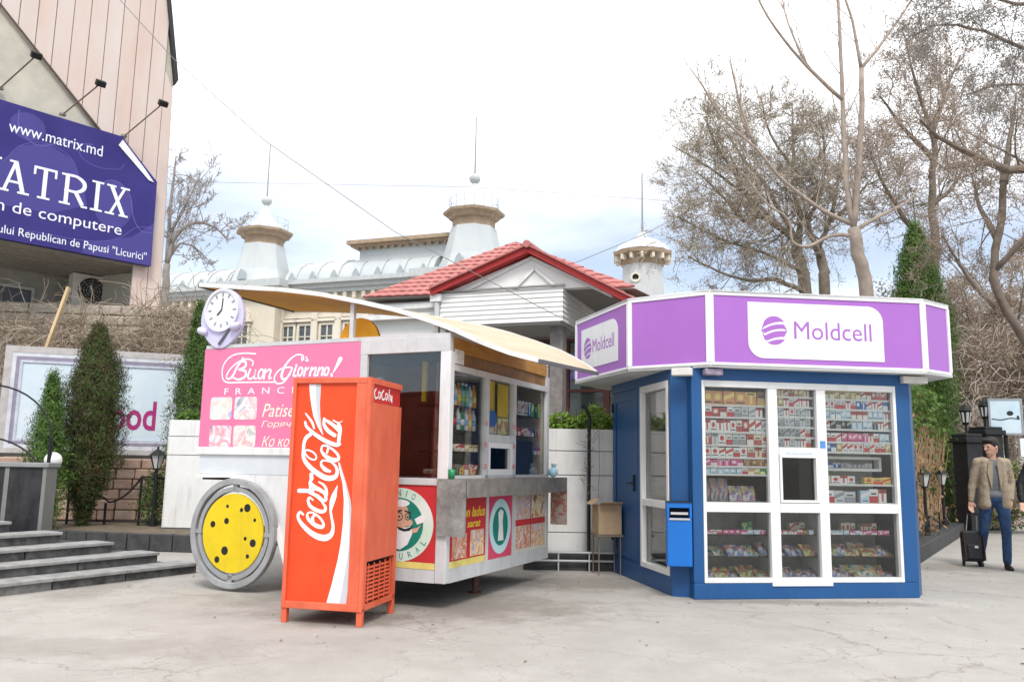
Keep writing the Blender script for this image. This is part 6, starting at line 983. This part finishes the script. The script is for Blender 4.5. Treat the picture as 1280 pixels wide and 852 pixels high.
for (x,y,w,h,lab) in ((10.25,18.6,.42,2.25,'black gate pillar with stepped cap behind the walking man'),(11.6,20.2,.5,2.5,'second black gate pillar farther behind the walking man')):
    t=thing('gate_pillar',lab,'pillar',(x,y,0),R(15),'black gate pillars'); MB().box(-w/2,-w/2,0,w/2,w/2,h-.25).build('shaft',gp,t,bevel=.01); MB().box(-w/2-.06,-w/2-.06,h-.25,w/2+.06,w/2+.06,h-.13).box(-w/2-.01,-w/2-.01,h-.13,w/2+.01,w/2+.01,h-.05).build('cap',gp,t,bevel=.02)
    t2=thing('pillar_lantern','lantern standing on top of the '+('nearer' if x<11 else 'farther')+' black gate pillar','lantern',(x,y,h-.05),0,'pillar lanterns'); m=MB(); m.tube([(0,0,0),(0,0,.2)],.03,6); m.lathe([(.05,.2),(.08,.24),(.12,.5),(.15,.52),(.06,.62),(.015,.68),(.001,.7)],n=6); m.build('lantern_body',black,t2); m=MB(); m.lathe([(.085,.26),(.118,.48)],n=6,rot=PI/6); m.build('pane',MATS['lantern_glass'],t2)
ls_=thing('hanging_sign','square pale blue light box sign with a dark bird mark above the pavement','sign',(12.0,20,0),R(-12)); Fz=LF(); MB().rect(Fz,-.34,2.3,.34,3.1,-.14,0).build('face',mat('sign_pale_blue',(.50,.64,.74),.3,vs=3,rgb2=(.62,.72,.78)),ls_); MB().frame(Fz,-.38,2.26,.38,3.14,.045,-.16,.012).build('frame',mat('sign_frame',(.3,.32,.34),.5),ls_)
m=MB(); m.disc(Fz,.1,2.78,.075,.06,.001,.003,14); m.stroke(Fz,[(-.3,2.64),(-.1,2.62),(.1,2.66),(.3,2.64)],.025,.001,.0035); m.disc(Fz,.27,2.68,.03,.05,.001,.0037,10); m.build('bird_mark',ink,ls_); MB().tube([(.0,-.07+.15,0),(0,.08,3.0)],.05,8).build('post',black,ls_); 
ws=thing('street_sign','small white sign panel on a post at the far right edge behind the man','sign',(12.0,20.4,0)); MB().rect(Fz,.55,1.75,1.3,2.2,-.1,0).build('panel',fwh,ws); MB().tube([(.92,.14,0),(.92,.14,2.15)],.035,8).build('post',black,ws)
hd=thing('orange_hedge','rust coloured clipped hedge behind the walking man','hedge',(10.9,16.0,0)); C=NP.uniform(-1,1,(2500,3))*np.array([1.0,.4,.75])+np.array([0,0,.85]); cloud('foliage',C,NP.normal(size=C.shape),.06,[dryl,thg2],hd,idx=(NP.rand(2500)<.35).astype(int)); MB().tube([(0,0,0),(0,0,1)],.05,6).build('stem',bark,hd); hd.location=(11.3,19.2,0)

# ---------------------------------------------------------------- people
def fuse(mb,name,m_,par,vox=.014,sm=4,fold=0):
    o=mb.build(name,m_,par); r_=o.modifiers.new('r','REMESH'); r_.mode='VOXEL'; r_.voxel_size=vox; r_.use_smooth_shade=True; s_=o.modifiers.new('s','SMOOTH'); s_.factor=.5; s_.iterations=sm
    if fold:
        tx=bpy.data.textures.get('folds') or bpy.data.textures.new('folds','CLOUDS'); tx.noise_scale=.07; dm=o.modifiers.new('d','DISPLACE'); dm.texture=tx; dm.strength=fold; dm.mid_level=.5
    return o
def caps(mb,P,r_,n=10):
    mb.tube(P,r_,n,True)
    for p,q in zip(P,r_): mb.ell(p,(q,q,q),n,6)
def hand(mb,w,d,s_,curl=.5):
    """palm and five separate fingers hanging along d from wrist w; s_ = side of the thumb"""
    w=Vector(w); d=Vector(d).normalized(); x=Vector((s_,0,0)); x=(x-d*x.dot(d)).normalized(); n=d.cross(x)
    M=Matrix((x,n,d)).transposed(); mb.ell(w+d*.05,(.042,.019,.055),10,6,M)
    for i,(o_,l) in enumerate(((.03,.075),(.011,.085),(-.009,.08),(-.028,.062))):
        a=w+d*.09+x*o_; b=a+d*l*.5+n*curl*.02; c=b+d*l*.4+n*curl*.045; mb.tube([a-d*.02,a,b,c],[.0105,.0105,.0095,.007],6)
    a=w+d*.03+x*.038; mb.tube([a-x*.015,a+x*.018+d*.025,a+x*.024+d*.06+n*.012],[.013,.012,.009],6)
sk=mat('skin',(.52,.30,.22),.5,var=.08,vs=12); hairm=mat('dark_hair',(.018,.013,.010),.5,var=.3,vs=40); jean=mat('blue_denim',(.022,.05,.125),.85,vs=5,rgb2=(.042,.085,.18),bump=.2,bs=90); jack=mat('tan_jacket',(.33,.265,.195),.8,var=.15,vs=7,bump=.15,bs=40); shirt=mat('grey_shirt',(.14,.145,.16),.8,var=.15,vs=20); shoe=mat('dark_shoe',(.02,.02,.024),.45,var=.2); blk=mat('black_coat',(.012,.012,.014),.6,var=.3,vs=8)
def person(label,loc,rz,sc,look,pose,cloth):
    t=thing('person',label,'person',loc,rz); t.scale=(sc,sc,sc)
    hipL,hipR=Vector((.095,0,.92)),Vector((-.095,0,.92)); kL,kR,aL,aR=[Vector(v) for v in pose['legs']]; shL,shR=Vector((.172,.01,1.42)),Vector((-.172,.01,1.42)); eL,eR,wL,wR=[Vector(v) for v in pose['arms']]
    H=Vector((0,-.02,1.63)); Rz=Matrix.Rotation(look,3,'Z')@Matrix.Rotation(R(12),3,'X')
    b=MB(); hp=lambda x,y,z: H+Rz@Vector((x,y,z))
    b.ell(H,(.078,.098,.118),14,10,Rz); b.ell(hp(0,-.03,-.06),(.058,.068,.065),12,8,Rz); b.ell(hp(0,-.075,-.105),(.028,.022,.02),8,6,Rz); b.tube([hp(0,-.09,.03),hp(0,-.118,-.018)],[.010,.017],7); b.ell(hp(0,-.115,-.02),(.019,.016,.012),8,5,Rz); b.ell(hp(0,-.096,-.06),(.027,.012,.008),8,5,Rz); b.ell(hp(0,-.092,-.075),(.024,.012,.008),8,5,Rz)
    for s_ in (-1,1): b.ell(hp(.08*s_,.005,-.005),(.012,.024,.034),8,6,Rz); b.ell(hp(.032*s_,-.088,.032),(.022,.010,.006),8,5,Rz)
    caps(b,[Vector((0,.01,1.42)),H+Vector((0,.01,-.08))],[.06,.054]); b.ell((0,.0,1.22),(.15,.095,.24),14,10); b.ell((0,0,.97),(.145,.1,.14),14,8)
    for h,k,a in ((hipL,kL,aL),(hipR,kR,aR)): caps(b,[h,k,a],[.075,.052,.036])
    for s_,sh,e,w in ((1,shL,eL,wL),(-1,shR,eR,wR)): caps(b,[sh,e,w],[.05,.038,.026]); hand(b,w,(w-e),-s_,pose.get('curl',.6))
    fuse(b,'body',sk,t,.0105,3)
    for s_ in (-1,1): m=MB(); m.ell(hp(.032*s_,-.089,.016),(.012,.006,.007),8,5,Rz); m.build('eye',ink,t)
    h=MB(); h.ell(hp(0,.02,.035),(.089,.102,.106),14,10,Rz); h.ell(hp(0,-.045,.092),(.076,.06,.04),12,8,Rz); h.ell(hp(0,.07,-.03),(.07,.045,.07),12,8,Rz); [h.ell(hp(.074*s_,.0,.03),(.014,.03,.05),8,6,Rz) for s_ in (-1,1)]
    fuse(h,'hair',hairm,t,.012,2)
    j=MB(); j.ell((0,0,.955),(.158,.112,.13),14,8)
    for hh,k,a in ((hipL,kL,aL),(hipR,kR,aR)): caps(j,[hh,hh.lerp(k,.5),k,k.lerp(a,.5),a+Vector((0,0,.02))],[.093,.082,.064,.06,.055])
    fuse(j,'trousers',cloth['legs'],t,.013,3,.018)
    for a,f in ((aL,pose['feet'][0]),(aR,pose['feet'][1])):
        f=Vector(f); s_=MB(); s_.ell(a+Vector((0,.0,-.035)),(.042,.055,.05),10,6); s_.tube([a+Vector((0,.03,-.06)),a+f*.09+Vector((0,0,-.062)),a+f*.17+Vector((0,0,-.068))],[.04,.044,.032],8); fuse(s_,'shoe',shoe,t,.012,2)
    if cloth.get('shirt'):
        s_=MB(); s_.ell((0,-.008,1.21),(.162,.108,.26),14,10); s_.ell((0,-.01,.98),(.158,.112,.08),14,8); s_.tube([(0,.0,1.4),(0,-.005,1.46)],[.085,.062],12); fuse(s_,'shirt',cloth['shirt'],t,.013,3)
    c=MB()
    for sx in (-1,1):
        # jacket halves left open down the middle
        for k in range(25):
            f=k/24; z=1.42-.58*f; r_=.076+.012*f; c.ell((sx*(.098+.018*f),.0+.01*f,z),(r_*(.9 if cloth.get('open') else 1.4),.115+.014*f,.07),12,8)
        c.tube([(sx*.08,.03,1.45),(sx*.17,.012,1.415)],[.056,.062],10)
    c.ell((0,.062,1.18),(.17,.075,.3),14,10); c.ell((0,.07,.9),(.17,.07,.1),14,8)
    for sh,e,w in ((shL,eL,wL),(shR,eR,wR)): caps(c,[sh,sh.lerp(e,.5),e,e.lerp(w,.55),w-(w-e).normalized()*.015],[.066,.06,.052,.047,.043])
    if not cloth.get('open'): c.ell((0,-.03,1.18),(.165,.1,.3),14,10); c.ell((0,-.02,.9),(.165,.11,.1),14,8)
    fuse(c,'jacket',cloth['coat'],t,.013,3,.02)
    if cloth.get('open'):
        for sx in (-1,1): m=MB(); m.prism(fr((sx*.055,-.125,0),(1,-.0,0),(0,0,1)),[(-.03*sx,1.44),(.02*sx,1.43),(.045*sx,1.28),(.0,1.05),(-.015*sx,1.2)],0,.012); m.build('lapel',cloth['coat'],t)
    return t
man=person('man in an open tan jacket, grey shirt and jeans pulling a black suitcase','' or (6.98,12.05,0),R(-14),1.055,R(-58),dict(legs=((.105,-.06,.5),(-.12,.10,.5),(.1,-.03,.085),(-.125,.36,.12)),feet=((0,-1,0),(-.15,-.9,-.25)),arms=((.245,.07,1.14),(-.24,.06,1.15),(.19,-.02,.92),(-.27,.06,.90)),curl=1.1),dict(legs=jean,shirt=shirt,coat=jack,open=True))
wom=person('person in a black coat cut off by the right edge of the photo','' or (7.2,11.2,0),R(-8),1.05,R(10),dict(legs=((.1,-.08,.5),(-.1,.06,.5),(.1,-.1,.085),(-.1,.3,.12)),feet=((0,-1,0),(0,-.9,-.25)),arms=((.3,.04,1.15),(-.3,.03,1.14),(.3,-.06,.92),(-.33,-.06,.93)),curl=.8),dict(legs=jean,coat=blk))
su=thing('wheeled_suitcase','small black wheeled suitcase with brown trim pulled by the man','suitcase',(6.76,12.3,0),R(-14)); su.scale=(.74,.74,.8); sb=mat('black_nylon',(.014,.014,.016),.6,var=.2); brl=mat('brown_leather',(.03,.02,.017),.5,var=.2)
m=MB(); m.obox((0,0,.36),(.36,.24,.54),M=Matrix.Rotation(R(-8),3,'X')); m.build('case',sb,su,bevel=.04); m=MB(); m.obox((0,-.125,.27),(.26,.06,.27),M=Matrix.Rotation(R(-8),3,'X')); m.build('front_pocket',sb,su,bevel=.025)
for s_ in (-1,1): m=MB(); m.obox((s_*.172,-.03,.36),(.03,.25,.5),M=Matrix.Rotation(R(-8),3,'X')); m.build('side_trim',brl,su,bevel=.01); m=MB(); m.tube([(s_*.1,.0,.6),(s_*.08,-.1,.93)],.008,6); m.build('handle_tube',alu,su); m=MB(); m.ring(fr((s_*.15,.08,.05),(0,1,0),(0,0,1)),0,0,.02,.05,-.015,.015,16); m.build('wheel',dark,su)
m=MB(); m.tube([(-.1,-.1,.935),(.1,-.1,.935)],.014,6); m.build('handle',black,su); MB().obox((.03,-.163,.36),(.06,.006,.04)).build('badge',alu,su)

# small dry litter blown against the kerbs and under the stalls
n=190; rs=np.random.RandomState(2); spots=[(-3.9,9.6,.7,1.2),(-1.5,7.7,.8,.35),(.6,9.4,.9,.6),(-4.8,12.1,1.2,.3),(3.2,8.6,1.6,.15),(5.9,11.6,.6,.5),(0,7,4,1.6),(3,7,3,1.2)]
C=[]
for i in range(n): a=spots[rs.randint(len(spots))]; C.append((a[0]+rs.normal()*a[2]*.6,a[1]+rs.normal()*a[3]*.6,.009))
lit=cloud('leaf_litter',C,rs.normal(size=(n,3))*.25+np.array([0,0,1]),.016,[dry,thg,leafmat('paper_scrap',(.5,.48,.44),(.6,.58,.55))],None,idx=rs.choice([0,0,0,0,1,2],n)); tag(lit,'scattered dry leaf and paper litter on the asphalt','litter',kind='stuff')
